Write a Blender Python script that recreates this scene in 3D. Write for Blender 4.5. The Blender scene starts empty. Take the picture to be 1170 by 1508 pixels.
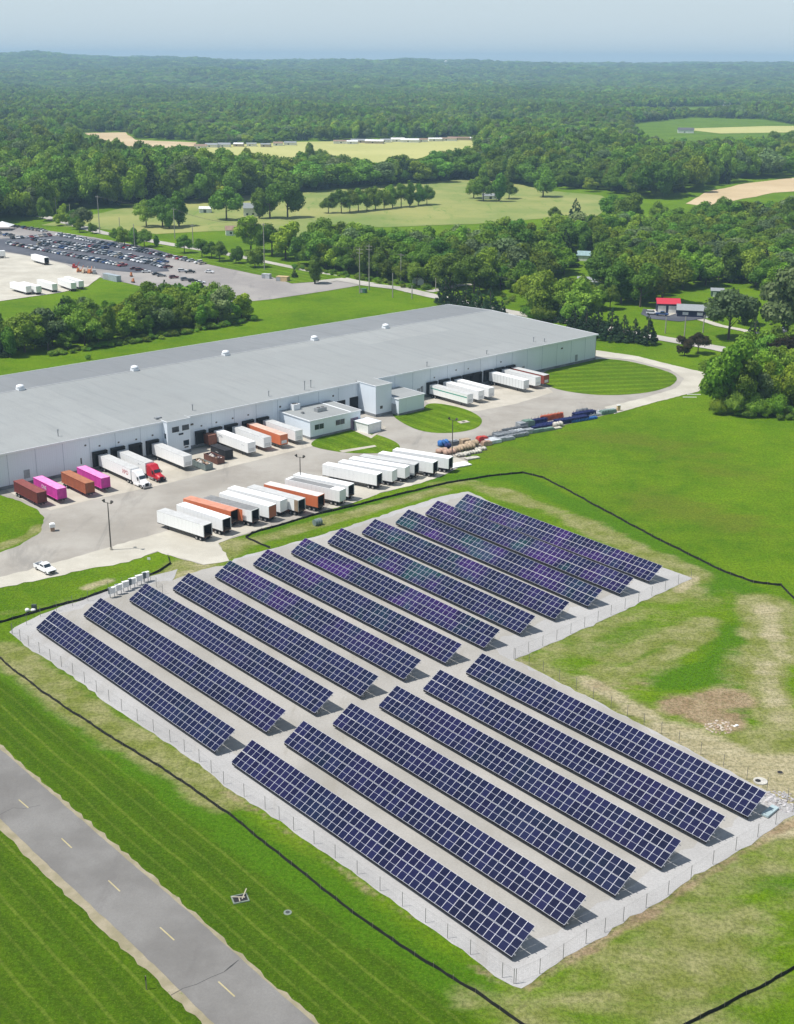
import bpy, bmesh, math, random
import numpy as np
from mathutils import Vector, Matrix, Euler
R = math.radians
rnd = random.Random(7)
scene = bpy.context.scene
col = bpy.data.collections.new('place'); scene.collection.children.link(col)

# ------------------------------------------------------------ camera model (f in photo pixels, 1170 x 1508)
F, PITCH, ROLL, CY, H = 1878.34, .3396, -.006, 754., 101.63
def ray(u, v):
    a = (u-585)/F; b = (CY-v)/F
    cr, sr = math.cos(ROLL), math.sin(ROLL)
    x = a*cr+b*sr; y = -a*sr+b*cr
    cp, sp = math.cos(PITCH), math.sin(PITCH)
    return Vector((x, cp+y*sp, -sp+y*cp))
def g(u, v, z=0.0):                      # photo point -> place at height z
    d = ray(u, v); t = (z-H)/d.z
    return Vector((d.x*t, d.y*t, z))
def h_at(P, v, u):                       # height seen at pixel (u,v) over ground point P
    d = ray(u, v); return H + d.z*P[1]/d.y
cam = bpy.data.cameras.new('camera'); camo = bpy.data.objects.new('camera', cam); col.objects.link(camo)
camo.location = (0, 0, H)
cr, sr, cp, sp = math.cos(ROLL), math.sin(ROLL), math.cos(PITCH), math.sin(PITCH)
rt = Vector((1, 0, 0)); up = Vector((0, sp, cp)); fw = Vector((0, cp, -sp))
X = rt*cr-up*sr; Y = rt*sr+up*cr
m = Matrix((X, Y, -fw)).transposed().to_4x4(); m.translation = (0, 0, H); camo.matrix_world = m
cam.sensor_fit = 'VERTICAL'; cam.sensor_height = 36.0; cam.sensor_width = 36.0
cam.lens = F/1508*36.0; cam.clip_start = 1; cam.clip_end = 60000
scene.camera = camo

# ------------------------------------------------------------ node helpers
class NT:
    def __init__(s, tree): s.t = tree; s.n = tree.nodes; s.l = tree.links
    def new(s, typ, **kw):
        n = s.n.new(typ)
        for k, v in kw.items(): setattr(n, k, v)
        return n
    def set(s, sock, v):
        if hasattr(v, 'is_output'): s.l.new(v, sock)
        else:
            if isinstance(v, (tuple, list)) and len(v) == 3 and sock.type == 'RGBA': v = (*v, 1)
            sock.default_value = v
    def math(s, op, a, b=0.0, c=None, clamp=False):
        n = s.new('ShaderNodeMath', operation=op, use_clamp=clamp)
        s.set(n.inputs[0], a); s.set(n.inputs[1], b)
        if c is not None: s.set(n.inputs[2], c)
        return n.outputs[0]
    def mix(s, f, a, b, blend='MIX'):
        n = s.new('ShaderNodeMix', data_type='RGBA', blend_type=blend)
        s.set(n.inputs[0], f); s.set(n.inputs[6], a); s.set(n.inputs[7], b)
        return n.outputs[2]
    def noise(s, vec, scale, detail=3.0, rough=.55, out=0, dist=0.0):
        n = s.new('ShaderNodeTexNoise'); s.l.new(vec, n.inputs['Vector'])
        n.inputs['Scale'].default_value = scale; n.inputs['Detail'].default_value = detail
        n.inputs['Roughness'].default_value = rough; n.inputs['Distortion'].default_value = dist
        return n.outputs[out]
    def ramp(s, v, lo, hi):
        n = s.new('ShaderNodeMapRange'); n.interpolation_type = 'SMOOTHSTEP'
        s.set(n.inputs[0], v); n.inputs[1].default_value = lo; n.inputs[2].default_value = hi
        return n.outputs[0]
    def pos(s): return s.new('ShaderNodeNewGeometry').outputs['Position']
    def obj(s): return s.new('ShaderNodeTexCoord').outputs['Object']
    def mapping(s, vec, loc=(0,0,0), rot=(0,0,0), sc=(1,1,1)):
        n = s.new('ShaderNodeMapping'); s.l.new(vec, n.inputs[0])
        n.inputs[1].default_value = loc; n.inputs[2].default_value = rot; n.inputs[3].default_value = sc
        return n.outputs[0]
def mat_base(name):
    m = bpy.data.materials.new(name); m.use_nodes = True
    nt = NT(m.node_tree); b = m.node_tree.nodes['Principled BSDF']
    return m, nt, b
def cl(c, k): return tuple(min(1, max(0, x*k)) for x in c)
def pm(name, c, rough=.7, metal=0.0, var=.12, scale=.8, spec=.4, bump=0.0, dirt=0.0, objrand=0.0):
    m, nt, b = mat_base(name)
    p = nt.obj()
    f = nt.noise(p, scale, 4)
    f = nt.ramp(f, .3, .7)
    cc = nt.mix(f, cl(c, 1-var), cl(c, 1+var))
    if dirt:
        q = nt.mapping(p, sc=(1, 1, .25))
        d = nt.ramp(nt.noise(q, scale*2.5, 5, .65), .52, .75)
        cc = nt.mix(nt.math('MULTIPLY', d, dirt), cc, cl((.16, .13, .10), 1))
    if objrand:
        oi = nt.new('ShaderNodeObjectInfo').outputs['Random']
        hs = nt.new('ShaderNodeHueSaturation'); nt.l.new(cc, hs.inputs['Color'])
        nt.l.new(nt.math('ADD', nt.math('MULTIPLY', oi, objrand), 1-objrand/2), hs.inputs['Value']); cc = hs.outputs[0]
    nt.l.new(cc, b.inputs['Base Color'])
    b.inputs['Roughness'].default_value = rough; b.inputs['Metallic'].default_value = metal
    b.inputs['Specular IOR Level'].default_value = spec
    if bump:
        bn = nt.new('ShaderNodeBump'); bn.inputs['Strength'].default_value = bump; bn.inputs['Distance'].default_value = .05
        nt.l.new(nt.noise(p, scale*12, 3), bn.inputs['Height']); nt.l.new(bn.outputs[0], b.inputs['Normal'])
    return m
MC = {}
def M(name, *a, **k):
    if name not in MC: MC[name] = pm(name, *a, **k)
    return MC[name]

# ------------------------------------------------------------ mesh builder
class MB:
    def __init__(s): s.v = []; s.f = []; s.mi = []; s.sm = []
    def add(s, vs, fs, mi=0, smooth=False, T=None):
        o = len(s.v)
        if T is not None: vs = [T @ Vector(v) for v in vs]
        s.v += [tuple(v) for v in vs]; s.f += [tuple(i+o for i in f) for f in fs]
        s.mi += [mi]*len(fs); s.sm += [smooth]*len(fs)
    def box(s, x0, x1, y0, y1, z0, z1, mi=0, T=None, skip=()):
        vs = [(x0,y0,z0),(x1,y0,z0),(x1,y1,z0),(x0,y1,z0),(x0,y0,z1),(x1,y0,z1),(x1,y1,z1),(x0,y1,z1)]
        F_ = dict(b=(0,3,2,1), t=(4,5,6,7), f=(0,1,5,4), k=(2,3,7,6), l=(3,0,4,7), r=(1,2,6,5))
        s.add(vs, [F_[k] for k in F_ if k not in skip], mi, False, T)
    def bar(s, p, q, w, h=None, mi=0):
        p, q = Vector(p), Vector(q); d = q-p; L = d.length; h = h or w
        if L < 1e-6: return
        z = d.normalized(); upv = Vector((0,0,1)) if abs(z.z) < .95 else Vector((1,0,0))
        x = upv.cross(z).normalized(); y = z.cross(x)
        T = Matrix((x, y, z)).transposed().to_4x4(); T.translation = p
        s.box(-w/2, w/2, -h/2, h/2, 0, L, mi, T)
    def cyl(s, p, q, r, r2=None, n=10, mi=0, smooth=True, caps=True):
        p, q = Vector(p), Vector(q); d = q-p; r2 = r if r2 is None else r2
        z = d.normalized(); upv = Vector((0,0,1)) if abs(z.z) < .95 else Vector((1,0,0))
        x = upv.cross(z).normalized(); y = z.cross(x)
        vs = [p+(x*math.cos(2*math.pi*i/n)+y*math.sin(2*math.pi*i/n))*r for i in range(n)]
        vs += [q+(x*math.cos(2*math.pi*i/n)+y*math.sin(2*math.pi*i/n))*r2 for i in range(n)]
        s.add(vs, [(i, (i+1) % n, n+(i+1) % n, n+i) for i in range(n)], mi, smooth)
        if caps: s.add(vs, [tuple(range(n))[::-1], tuple(range(n, 2*n))], mi, False)
    def prism(s, poly, z0, z1, mi=0, axis='z', T=None, top_scale=None):
        n = len(poly)
        def P(a, b, c):
            return (a, b, c) if axis == 'z' else (a, c, b)      # axis 'y': poly in x,z extruded along y
        vs = [P(a, b, z0) for a, b in poly] + [P(a, b, z1) for a, b in poly]
        fs = [(i, (i+1) % n, n+(i+1) % n, n+i) for i in range(n)] + [tuple(range(n))[::-1], tuple(range(n, 2*n))]
        if axis != 'z': fs = [f[::-1] for f in fs]
        s.add(vs, fs, mi, False, T)
    def blob(s, c, r, mi=0, sub=2, jit=.12, seed=0):
        bm = bmesh.new(); bmesh.ops.create_icosphere(bm, subdivisions=sub, radius=1)
        rr = random.Random(seed)
        for v in bm.verts:
            k = 1+rr.uniform(-jit, jit); v.co = Vector((c[0]+v.co.x*r[0]*k, c[1]+v.co.y*r[1]*k, c[2]+v.co.z*r[2]*k))
        s.add([v.co.copy() for v in bm.verts], [[v.index for v in f.verts] for f in bm.faces], mi, True); bm.free()
    def mesh(s, name, mats):
        me = bpy.data.meshes.new(name); me.from_pydata(s.v, [], s.f)
        for m_ in (mats if isinstance(mats, (list, tuple)) else [mats]): me.materials.append(m_)
        me.polygons.foreach_set('material_index', s.mi); me.polygons.foreach_set('use_smooth', s.sm)
        me.update(); return me
    def build(s, name, mats, parent=None):
        return put(name, s.mesh(name, mats), parent)
def put(name, me, parent=None, loc=(0,0,0), rz=0.0):
    o = bpy.data.objects.new(name, me); col.objects.link(o)
    if parent is not None: o.parent = parent
    o.location = loc; o.rotation_euler = (0, 0, rz)
    return o
def thing(name, label, cat, loc=(0,0,0), rz=0.0, group=None):
    o = bpy.data.objects.new(name, None); col.objects.link(o); o.empty_display_size = .5
    o.location = loc; o.rotation_euler = (0, 0, rz); return tag(o, label, cat, group)
def tag(o, label, cat, group=None):
    o['label'] = label; o['category'] = cat
    if group: o['group'] = group
    return o
def copy_tree(o, parent=None):
    c = o.copy(); col.objects.link(c); c.parent = parent
    for ch in [x for x in KIDS.get(o.name, [])]: copy_tree(ch, c)
    return c
KIDS = {}

# ------------------------------------------------------------ grass and ground
DIRN = R(-49.5)
def grass_mat(name, attrs=False, stripes=0.0, sang=DIRN):
    m, nt, b = mat_base(name); p = nt.pos()
    big = nt.ramp(nt.noise(p, .022, 5, .6), .35, .65)
    mid = nt.ramp(nt.noise(p, .16, 5, .65), .32, .7)
    fine = nt.noise(p, 1.7, 6, .75)
    c = nt.mix(big, (.074, .172, .003), (.135, .255, .005))
    c = nt.mix(nt.math('MULTIPLY', mid, .55), c, (.175, .265, .010))
    c = nt.mix(nt.math('MULTIPLY', nt.ramp(nt.noise(p, .045, 6, .7), .56, .72), .26), c, (.215, .225, .035))
    def attr(nm): return nt.new('ShaderNodeAttribute', attribute_name=nm).outputs['Fac']
    if attrs or stripes:
        mp = nt.mapping(p, rot=(0, 0, -sang))
        sx = nt.new('ShaderNodeSeparateXYZ'); nt.l.new(mp, sx.inputs[0])
        wob = nt.math('MULTIPLY', nt.math('SUBTRACT', nt.noise(p, .05, 2), .5), .9)
        yy = nt.math('DIVIDE', nt.math('ADD', sx.outputs[1], wob), 2.7)
        fr = nt.math('ABSOLUTE', nt.math('SUBTRACT', nt.math('FRACT', yy), .5))
        line = nt.ramp(fr, .38, .46)
        brk = nt.ramp(nt.noise(p, .5, 4, .7), .26, .54)
        line = nt.math('MULTIPLY', line, brk)
        amt = nt.math('MULTIPLY', line, attr('mow') if attrs else stripes*.35)
        c = nt.mix(nt.math('MULTIPLY', amt, .62), c, (.40, .48, .08))
        half = nt.ramp(nt.math('ABSOLUTE', nt.math('SUBTRACT', nt.math('FRACT', nt.math('DIVIDE', yy, 2.0)), .5)), .2, .3)
        c = nt.mix(nt.math('MULTIPLY', half, nt.math('MULTIPLY', attr('mow') if attrs else stripes, .42)), c, (.045, .10, .003))
    if attrs:
        c = nt.mix(nt.math('MULTIPLY', attr('mow'), .62), c, (.042, .098, .002))
        n1 = nt.math('SUBTRACT', nt.noise(nt.mapping(p, rot=(0,0,R(-35)), sc=(.55,1.5,1)), .11, 8, .62, dist=.7), .5)
        n2 = nt.math('SUBTRACT', nt.noise(p, .9, 5, .7), .5)
        nn = nt.math('ADD', nt.math('MULTIPLY', n1, 1.15), nt.math('MULTIPLY', n2, .28))
        def msk(nm, lo=.28, hi=.72):
            a = attr(nm)
            on = nt.ramp(a, .02, .2)
            return nt.math('MULTIPLY', nt.ramp(nt.math('ADD', a, nn), lo, hi), on)
        c = nt.mix(msk('lush'), c, (.075, .185, .004))
        c = nt.mix(nt.math('MULTIPLY', msk('dull'), .7), c, (.150, .175, .020))
        st = nt.mix(nt.ramp(nt.noise(p, .16, 7, .66), .36, .64), (.215, .235, .055), (.37, .34, .165))
        c = nt.mix(nt.math('MULTIPLY', msk('straw'), .88), c, st)
        sd = nt.mix(nt.ramp(nt.noise(nt.mapping(p, sc=(.4, 1.6, 1)), .3, 6, .65), .3, .7), (.42, .36, .21), (.53, .46, .30))
        c = nt.mix(msk('sand'), c, sd)
        so = nt.mix(nt.ramp(nt.noise(p, .22, 6, .65), .35, .65), (.30, .205, .125), (.44, .33, .215))
        c = nt.mix(msk('soil'), c, so)
    c = nt.mix(nt.math('MULTIPLY', nt.ramp(fine, .58, .40), .72), c, nt.mix(.6, c, (.015, .035, .001), 'MIX'))
    c = nt.mix(nt.math('MULTIPLY', nt.ramp(nt.noise(p, .55, 6, .75), .56, .40), .35), c, nt.mix(.5, c, (.02, .05, .001)))
    hs = nt.mix(nt.math('MULTIPLY', nt.ramp(nt.noise(p, 3.5, 5, .85), .5, .66), .55), c, nt.mix(.5, c, (.34, .38, .06)))
    nt.l.new(hs, b.inputs['Base Color']); b.inputs['Roughness'].default_value = .85
    b.inputs['Specular IOR Level'].default_value = .04
    bn = nt.new('ShaderNodeBump'); bn.inputs['Strength'].default_value = .9; bn.inputs['Distance'].default_value = .3
    nt.l.new(nt.noise(p, 2.6, 5, .75), bn.inputs['Height']); nt.l.new(bn.outputs[0], b.inputs['Normal'])
    return m
def hill(x, y):
    """height of the land far away (flat near the site, low wooded ridges on the skyline)"""
    x = np.asarray(x, float); y = np.asarray(y, float)
    t = np.clip((y-4600)/5200, 0, 1); t = t*t*(3-2*t)
    w = x/np.maximum(y, 1)                         # bearing
    base = 74 + 26*np.clip((-w-.02)/.3, 0, 1) + 8*np.clip((-w-.07)/.06, 0, 1) + 10*np.exp(-((w+.265)/.02)**2) + 10*np.clip((.04-abs(w-.005))/.03, 0, 1) + 8*np.sin(x*.0021+1.3) + 6*np.sin(x*.0057+y*.0011) + 4*np.sin(x*.013+.5)
    r2 = 20*np.exp(-((y-6300-.35*x)/620)**2)*(w < .02)*np.clip((.02-w)/.15, 0, 1)
    mid = 6*np.sin(x*.003+y*.0016)*np.clip((y-2600)/2500, 0, 1)*(1-t)
    t2 = np.clip((y-10500)/1500, 0, 1)
    return base*t + r2 + mid - 60*t2*t2*0

def seg_dist(px, py, a, b):
    ax, ay = a; bx, by = b; dx, dy = bx-ax, by-ay
    t = np.clip(((px-ax)*dx+(py-ay)*dy)/max(dx*dx+dy*dy, 1e-9), 0, 1)
    return np.hypot(px-ax-t*dx, py-ay-t*dy)
MASKS = {
 'straw': [([(15,965),(95,1025),(180,1085),(260,1125),(330,1172)], 3.2, .95), ([(0,950),(60,985)], 3, .6),
   ([(640,712),(700,712),(746,733),(805,748),(853,768)], 3.0, .62), ([(853,768),(905,795),(960,820),(1024,848)], 3.6, .85),
   ([(735,722),(790,745)], 2.6, .8), ([(360,800),(420,786),(500,762),(600,735),(650,722)], 2.2, .85), ([(250,852),(300,825),(335,806)], 4.5, .95),
   ([(770,985),(860,935),(960,890),(1020,868)], 4, .62), ([(800,990),(870,960),(960,915),(1040,885)], 5, .45),
   ([(770,978),(850,1020),(940,1055),(1000,1085)], 4.5, .7), ([(880,985),(960,945),(1040,915)], 3.0, .7),
   ([(840,1020),(920,1000),(985,975)], 3, .6), ([(900,1050),(1000,1100),(1100,1115),(1170,1100)], 6, .95),
   ([(1125,890),(1132,930),(1150,960)], 4, 1.25), ([(860,1015),(960,975),(1040,935)], 2.0, .9), ([(790,1000),(880,1045),(980,1085)], 4, 1.0), ([(1118,960),(1128,1010),(1150,1060)], 3.4, .95), ([(1090,960),(1095,1030)], 3.5, .5),
   ([(1075,870),(1130,900)], 2.5, .4), ([(930,845),(1010,862)], 3, .7),
   ([(870,1410),(960,1350),(1060,1290),(1170,1235)], 6, .66), ([(800,1490),(900,1440),(1000,1400),(1080,1350)], 6, .62),
   ([(980,1360),(1040,1400),(1010,1440)], 5, .85), ([(900,1500),(1000,1480),(1100,1440)], 5, .6), ([(1080,1300),(1170,1330)], 4, .45),
   ([(700,1470),(760,1490),(840,1508)], 3, .5), ([(0,905),(30,898),(120,880)], 1.6, .4), ([(60,775),(40,790),(0,805)], 1.6, .8)],
 'sand': [([(1128,895),(1138,930),(1150,965)], 2.4, .66), ([(1125,960),(1135,1010),(1158,1065)], 2.4, .5), ([(1000,1090),(1060,1120),(1110,1145),(1180,1160)], 4.6, 1.15), ([(1085,1128),(1180,1128)], 3.2, 1.0), ([(1150,1150),(1180,1175)], 4, 1.0),
   ([(1125,1222),(1180,1212)], 2.3, 1.0), ([(860,1000),(960,1058),(1010,1092)], 1.8, .7), ([(265,848),(320,822)], 2.2, .5),
   ([(760,968),(790,1000)], 1.6, .5), ([(1000,868),(1022,852)], 1.5, .7), ([(655,712),(700,708)], 1.2, .4), ([(130,865),(160,855)], 1.6, .7)],
 'soil': [([(1172,1206),(1116,1243),(1040,1286),(984,1327),(918,1368),(863,1400),(810,1432),(775,1456)], 1.0, .62), ([(330,1166),(391,1203),(433,1234),(494,1275),(560,1322),(627,1370),(693,1418),(735,1448)], .8, .42), ([(1005,1040),(1055,1035),(1072,1028)], 3.4, .9), ([(1030,1050),(1062,1060)], 3.2, 1.0), ([(985,1035),(1040,1022)], 2.0, .55),
   ([(700,700),(708,716)], 1, .2), ([(880,1010),(950,1010)], 2, .4)],
 'lush': [([(985,1000),(1040,990),(1075,985)], 4.0, .9), ([(1060,985),(1072,960),(1090,930)], 3.2, .8), ([(1080,1000),(1085,1055)], 2.0, .7),
   ([(1030,870),(1065,862)], 3, .8), ([(880,955),(960,918)], 2.5, .5), ([(640,706),(760,702),(830,735),(960,800),(1100,870)], 3.5, .8),
   ([(20,985),(200,1120),(350,1225),(520,1345),(700,1460)], 3.2, .75), ([(990,1290),(1060,1275)], 4, .8), ([(1090,1290),(1150,1300)], 3.5, .7),
   ([(380,795),(520,752),(640,722)], 3, .8), ([(880,1390),(960,1345),(1010,1310)], 2.5, .35), ([(700,700),(1000,640),(1170,620)], 12, .35)],
 'dull': [([(880,640),(1000,660),(1100,700)], 12, .5), ([(700,660),(840,690)], 8, .5), ([(960,740),(1080,770)], 10, .6)],
 'mow': [([(-60,1050),(100,1180),(330,1340),(520,1500),(560,1560)], 11, 1.0), ([(-40,1260),(120,1440),(160,1540)], 13, 1.0)],
}
def build_ground():
    def lines(lo, hi, a, b, st, gr):
        out = list(np.arange(a, b+1e-6, st)); d = st; v = out[-1]
        while v < hi: d *= gr; v += d; out.append(v)
        v = a; d = st
        while v > lo: d *= gr; v -= d; out.insert(0, v)
        return np.array(out)
    xs = lines(-5800, 5800, -105, 150, 1.15, 1.10); ys = lines(-400, 13600, 92, 345, 1.15, 1.06)
    gx, gy = np.meshgrid(xs, ys); gz = hill(gx, gy)
    nx, ny = len(xs), len(ys)
    co = np.stack([gx, gy, gz], -1).reshape(-1, 3).astype(np.float32)
    i = np.arange(nx*ny).reshape(ny, nx)
    q = np.stack([i[:-1,:-1], i[:-1,1:], i[1:,1:], i[1:,:-1]], -1).reshape(-1, 4).astype(np.int32)
    me = bpy.data.meshes.new('ground'); me.vertices.add(len(co)); me.vertices.foreach_set('co', co.ravel())
    me.loops.add(q.size); me.loops.foreach_set('vertex_index', q.ravel())
    me.polygons.add(len(q)); me.polygons.foreach_set('loop_start', np.arange(0, q.size, 4, dtype=np.int32))
    me.update(calc_edges=True)
    for nm, L in MASKS.items():
        val = np.zeros(len(co))
        for pts, rad, st in L:
            W = [g(*p) for p in pts]
            for a, b in zip(W[:-1], W[1:]):
                d = seg_dist(co[:,0], co[:,1], a[:2], b[:2])
                t = np.clip(1.25 - .5*d/rad*1.25, 0, 1) if nm != 'mow' else np.clip((rad+3-d)/3, 0, 1)
                val = np.maximum(val, st*t)
        at = me.attributes.new(nm, 'FLOAT', 'POINT'); at.data.foreach_set('value', val.astype(np.float32))
    me.materials.append(grass_mat('ground_grass', attrs=True))
    o = put('ground', me); o['kind'] = 'structure'; return o
build_ground()
grass = grass_mat('lawn_grass', stripes=.8)

def sheet(name, pts, z, mat, jit=.25, px=True, step=1.5, smooth=0):
    P = [g(*p) for p in pts] if px else [Vector((p[0], p[1], 0)) for p in pts]
    for _ in range(smooth):
        Q = []
        for a, b in zip(P, P[1:]+P[:1]): Q += [a*.75+b*.25, a*.25+b*.75]
        P = Q
    out = []; rr = random.Random(len(pts)*13+int(abs(P[0].x)*10)); ph = [rr.uniform(0, 6.3) for _ in range(4)]
    for a, b in zip(P, P[1:]+P[:1]):
        L = (b-a).length; n = max(1, min(400, int(L/step))); d = (b-a).normalized() if L > 0 else Vector((1,0,0)); nrm = Vector((-d.y, d.x, 0))
        for k in range(n):
            t = k/n; q = a.lerp(b, t); s_ = q.x*.9+q.y*.7
            w = (math.sin(s_*.5+ph[0])*.25+math.sin(s_*1.7+ph[1])*.15+rr.uniform(-.6, .6))*jit if k else 0
            out.append((q.x+nrm.x*w, q.y+nrm.y*w, z))
    bm = bmesh.new(); vs = [bm.verts.new(v) for v in out]; f = bm.faces.new(vs)
    bm.normal_update()
    if f.normal.z < 0: f.normal_flip()
    bmesh.ops.triangulate(bm, faces=[f], ngon_method='EAR_CLIP')
    me = bpy.data.meshes.new(name); bm.to_mesh(me); bm.free(); me.materials.append(mat)
    o = put(name, me); o['kind'] = 'structure'; return o
def ground_mat(name, c1, c2, sc=.12, stain=(.1,.1,.1), st=.3, rough=.9, fine=.25, bump=.3, speck=None, weeds=0.0):
    m, nt, b = mat_base(name); p = nt.pos()
    c = nt.mix(nt.ramp(nt.noise(p, sc, 6, .62), .34, .66), c1, c2)
    q = nt.mapping(p, rot=(0, 0, R(48)), sc=(1, .22, 1))
    c = nt.mix(nt.math('MULTIPLY', nt.ramp(nt.noise(q, .12, 6, .68, dist=.8), .54, .72), st), c, stain)
    fn = nt.ramp(nt.noise(p, 3.2, 6, .8), .3, .7)
    c = nt.mix(nt.math('MULTIPLY', fn, fine), c, cl(c1, .55))
    if speck: c = nt.mix(nt.math('MULTIPLY', nt.ramp(nt.noise(p, 1.1, 4, .8), .58, .66), .5), c, speck)
    if weeds: c = nt.mix(nt.math('MULTIPLY', nt.ramp(nt.noise(p, .3, 6, .8), .60, .68), weeds), c, (.12, .17, .03))
    nt.l.new(c, b.inputs['Base Color']); b.inputs['Roughness'].default_value = rough; b.inputs['Specular IOR Level'].default_value = .25
    bn = nt.new('ShaderNodeBump'); bn.inputs['Strength'].default_value = bump; bn.inputs['Distance'].default_value = .06
    nt.l.new(nt.noise(p, 5, 5, .8), bn.inputs['Height']); nt.l.new(bn.outputs[0], b.inputs['Normal'])
    return m
gravel = ground_mat('crushed_stone', (.385,.375,.365), (.47,.46,.45), .07, (.34,.32,.29), .6, fine=.42, speck=(.44,.43,.42))
asphalt_old = ground_mat('worn_paving', (.30,.275,.24), (.39,.365,.325), .06, (.20,.19,.175), .55, fine=.16)
concrete = ground_mat('pale_concrete', (.42,.385,.32), (.52,.48,.41), .1, (.30,.27,.23), .6, fine=.15)
road_mat = ground_mat('road_asphalt', (.178,.170,.160), (.238,.230,.218), .10, (.135,.125,.12), .5, fine=.30)
shoulder = ground_mat('shoulder_gravel', (.27,.24,.15), (.38,.33,.235), .4, (.22,.20,.10), .6, fine=.4, weeds=.9)
lot_dark = ground_mat('lot_asphalt', (.075,.08,.10), (.12,.125,.145), .05, (.2,.2,.2), .3)
lot_light = ground_mat('lot_paving', (.27,.25,.24), (.36,.335,.31), .03, (.18,.17,.17), .5)
far_road = ground_mat('county_road', (.40,.38,.34), (.50,.47,.42), .05, (.3,.28,.25), .3)
drive_mat = ground_mat('white_gravel', (.44,.41,.345), (.55,.52,.445), .08, (.45,.42,.36), .35, fine=.2)
straw_field = ground_mat('hay_field', (.19,.25,.06), (.34,.335,.11), .010, (.12,.22,.03), .95, fine=.3)
pale_field = ground_mat('cut_hay_field', (.40,.40,.13), (.48,.46,.17), .006, (.30,.33,.11), .5, fine=.15)
tan_field = ground_mat('bare_tan_field', (.50,.38,.22), (.60,.47,.29), .01, (.40,.33,.18), .5, fine=.2)

# gravel pad under the panels
sheet('gravel_pad', [(14,931),(22,924),(60,905),(130,880),(170,862),(215,852),(262,838),(250,860),(330,838),(345,823),(420,803),(480,786),(590,750),(650,731),(690,724),(760,756),(860,795),(960,831),(1020,852),
    (960,880),(900,908),(820,945),(757,972),(800,992),(900,1045),(1000,1096),(1100,1150),(1150,1176),(1172,1190),(1172,1200),(1145,1216),(1116,1236),(1080,1258),(1023,1288),(984,1321),(918,1360),(863,1393),(820,1420),(795,1437),(768,1456),(755,1452),(729,1438),
    (693,1409),(627,1362),(560,1315),(494,1267),(433,1226),(391,1195),(330,1158),(294,1125),(251,1096),(180,1050),(108,996),(43,955)], .03, gravel, jit=.45)
lane = ground_mat('trodden_stone', (.345,.328,.298), (.425,.405,.375), .07, (.30,.275,.23), .6, fine=.34)
sheet('gravel_lanes', [(75,908),(150,884),(280,845),(400,812),(500,783),(600,753),(690,729),(760,760),(860,799),(958,838),(915,868),(850,893),(780,925),(715,950),(745,968),(850,1020),(960,1080),(1110,1160),(1090,1200),(1040,1235),(960,1280),(880,1330),(820,1375),(780,1385),(700,1340),(600,1275),(480,1190),(380,1118),(320,1098),(200,1012)], .036, lane, jit=1.1)
# the yard
yard = [(-60,880),(0,864),(60,852),(130,836),(190,826),(235,812),(262,822),(300,832),(338,826),(322,800),(352,790),(400,775),(480,752),(520,741),(560,726),(620,712),(660,697),(690,681),(680,664),(720,655),(800,634),(905,608),(960,592),
    (1045,572),(1045,552),(1000,542),(940,527),(878,520),(790,545),(630,585),(540,600),(380,640),(250,668),(120,700),(-60,730),(-20,730),(0,729),(30,738),(55,750),(66,763),(60,784),(30,803),(0,814),(-60,835)]
sheet('yard', yard, .04, asphalt_old, jit=.3)
sheet('concrete_apron', [(30,735),(75,752),(128,738),(245,713),(330,690),(470,655),(440,640),(250,668),(0,715)], .055, concrete, jit=.15)
sheet('concrete_apron', [(640,600),(700,606),(760,595),(815,578),(800,566),(620,586)], .055, concrete, jit=.2)
sheet('gravel_strip', [(232,812),(262,822),(300,832),(338,826),(322,800),(352,788),(400,775),(330,770),(270,775),(200,795),(130,815),(60,835),(0,850),(-60,866),(-60,885),(0,866),(60,854),(130,838),(190,828)], .06, drive_mat, jit=.5)
sheet('gravel_strip', [(480,752),(520,741),(560,726),(620,712),(660,697),(690,681),(672,672),(640,682),(560,700),(500,725)], .06, drive_mat, jit=.5)
sheet('lawn', [(453,655),(478,640),(512,631),(528,636),(556,640),(582,650),(591,658),(585,665),(560,668),(515,668),(475,662)], .09, grass, jit=.2, smooth=2)
sheet('footpath', [(500,664),(525,660),(552,656),(555,658),(528,663),(505,667)], .11, concrete, jit=.05)
sheet('lawn', [(574,608),(600,600),(622,604),(632,592),(680,600),(706,612),(712,622),(700,633),(660,639),(620,636),(590,622)], .09, grass, jit=.2, smooth=2)
sheet('lawn', [(878,527),(930,532),(985,547),(1000,557),(990,569),(950,580),(890,583),(840,578),(808,570),(800,560),(800,545)], .09, grass_mat('lawn_grass_bright', stripes=1.0, sang=R(10)), jit=.25, smooth=2)
sheet('drive', [(878,516),(940,525),(1000,540),(1044,550),(1048,572),(960,594),(905,610),(890,600),(950,586),(996,572),(1008,558),(988,545),(930,530),(878,525)], .10, drive_mat, jit=.3)
sheet('concrete_slab', [(515,632),(520,628),(548,641),(566,632),(562,626),(570,630),(547,646)], .12, concrete, jit=.05)
# main road at lower left
def ribbon(name, pts, w0, w1, z, mat, px=True, jit=0.1):
    P = [g(*p) for p in pts] if px else [Vector((*p, 0)) for p in pts]
    Lf, Rt = [], []
    for i, p in enumerate(P):
        d = (P[min(i+1, len(P)-1)]-P[max(i-1, 0)]).normalized(); n = Vector((-d.y, d.x, 0))
        Lf.append(p+n*w1); Rt.append(p+n*w0)
    return sheet(name, [tuple(q[:2]) for q in Rt+Lf[::-1]], z, mat, jit=jit, px=False, step=1.2)
CL = [g(35,1184), g(98.5,1242), g(168.5,1305), g(246.5,1375), g(334,1457)]
d0 = (CL[0]-CL[2]).normalized(); d1 = (CL[4]-CL[2]).normalized()
CLX = [(CL[0]+d0*60)[:2], (CL[0]+d0*25)[:2]]+[c[:2] for c in CL]+[(CL[4]+d1*25)[:2], (CL[4]+d1*60)[:2]]
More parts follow.
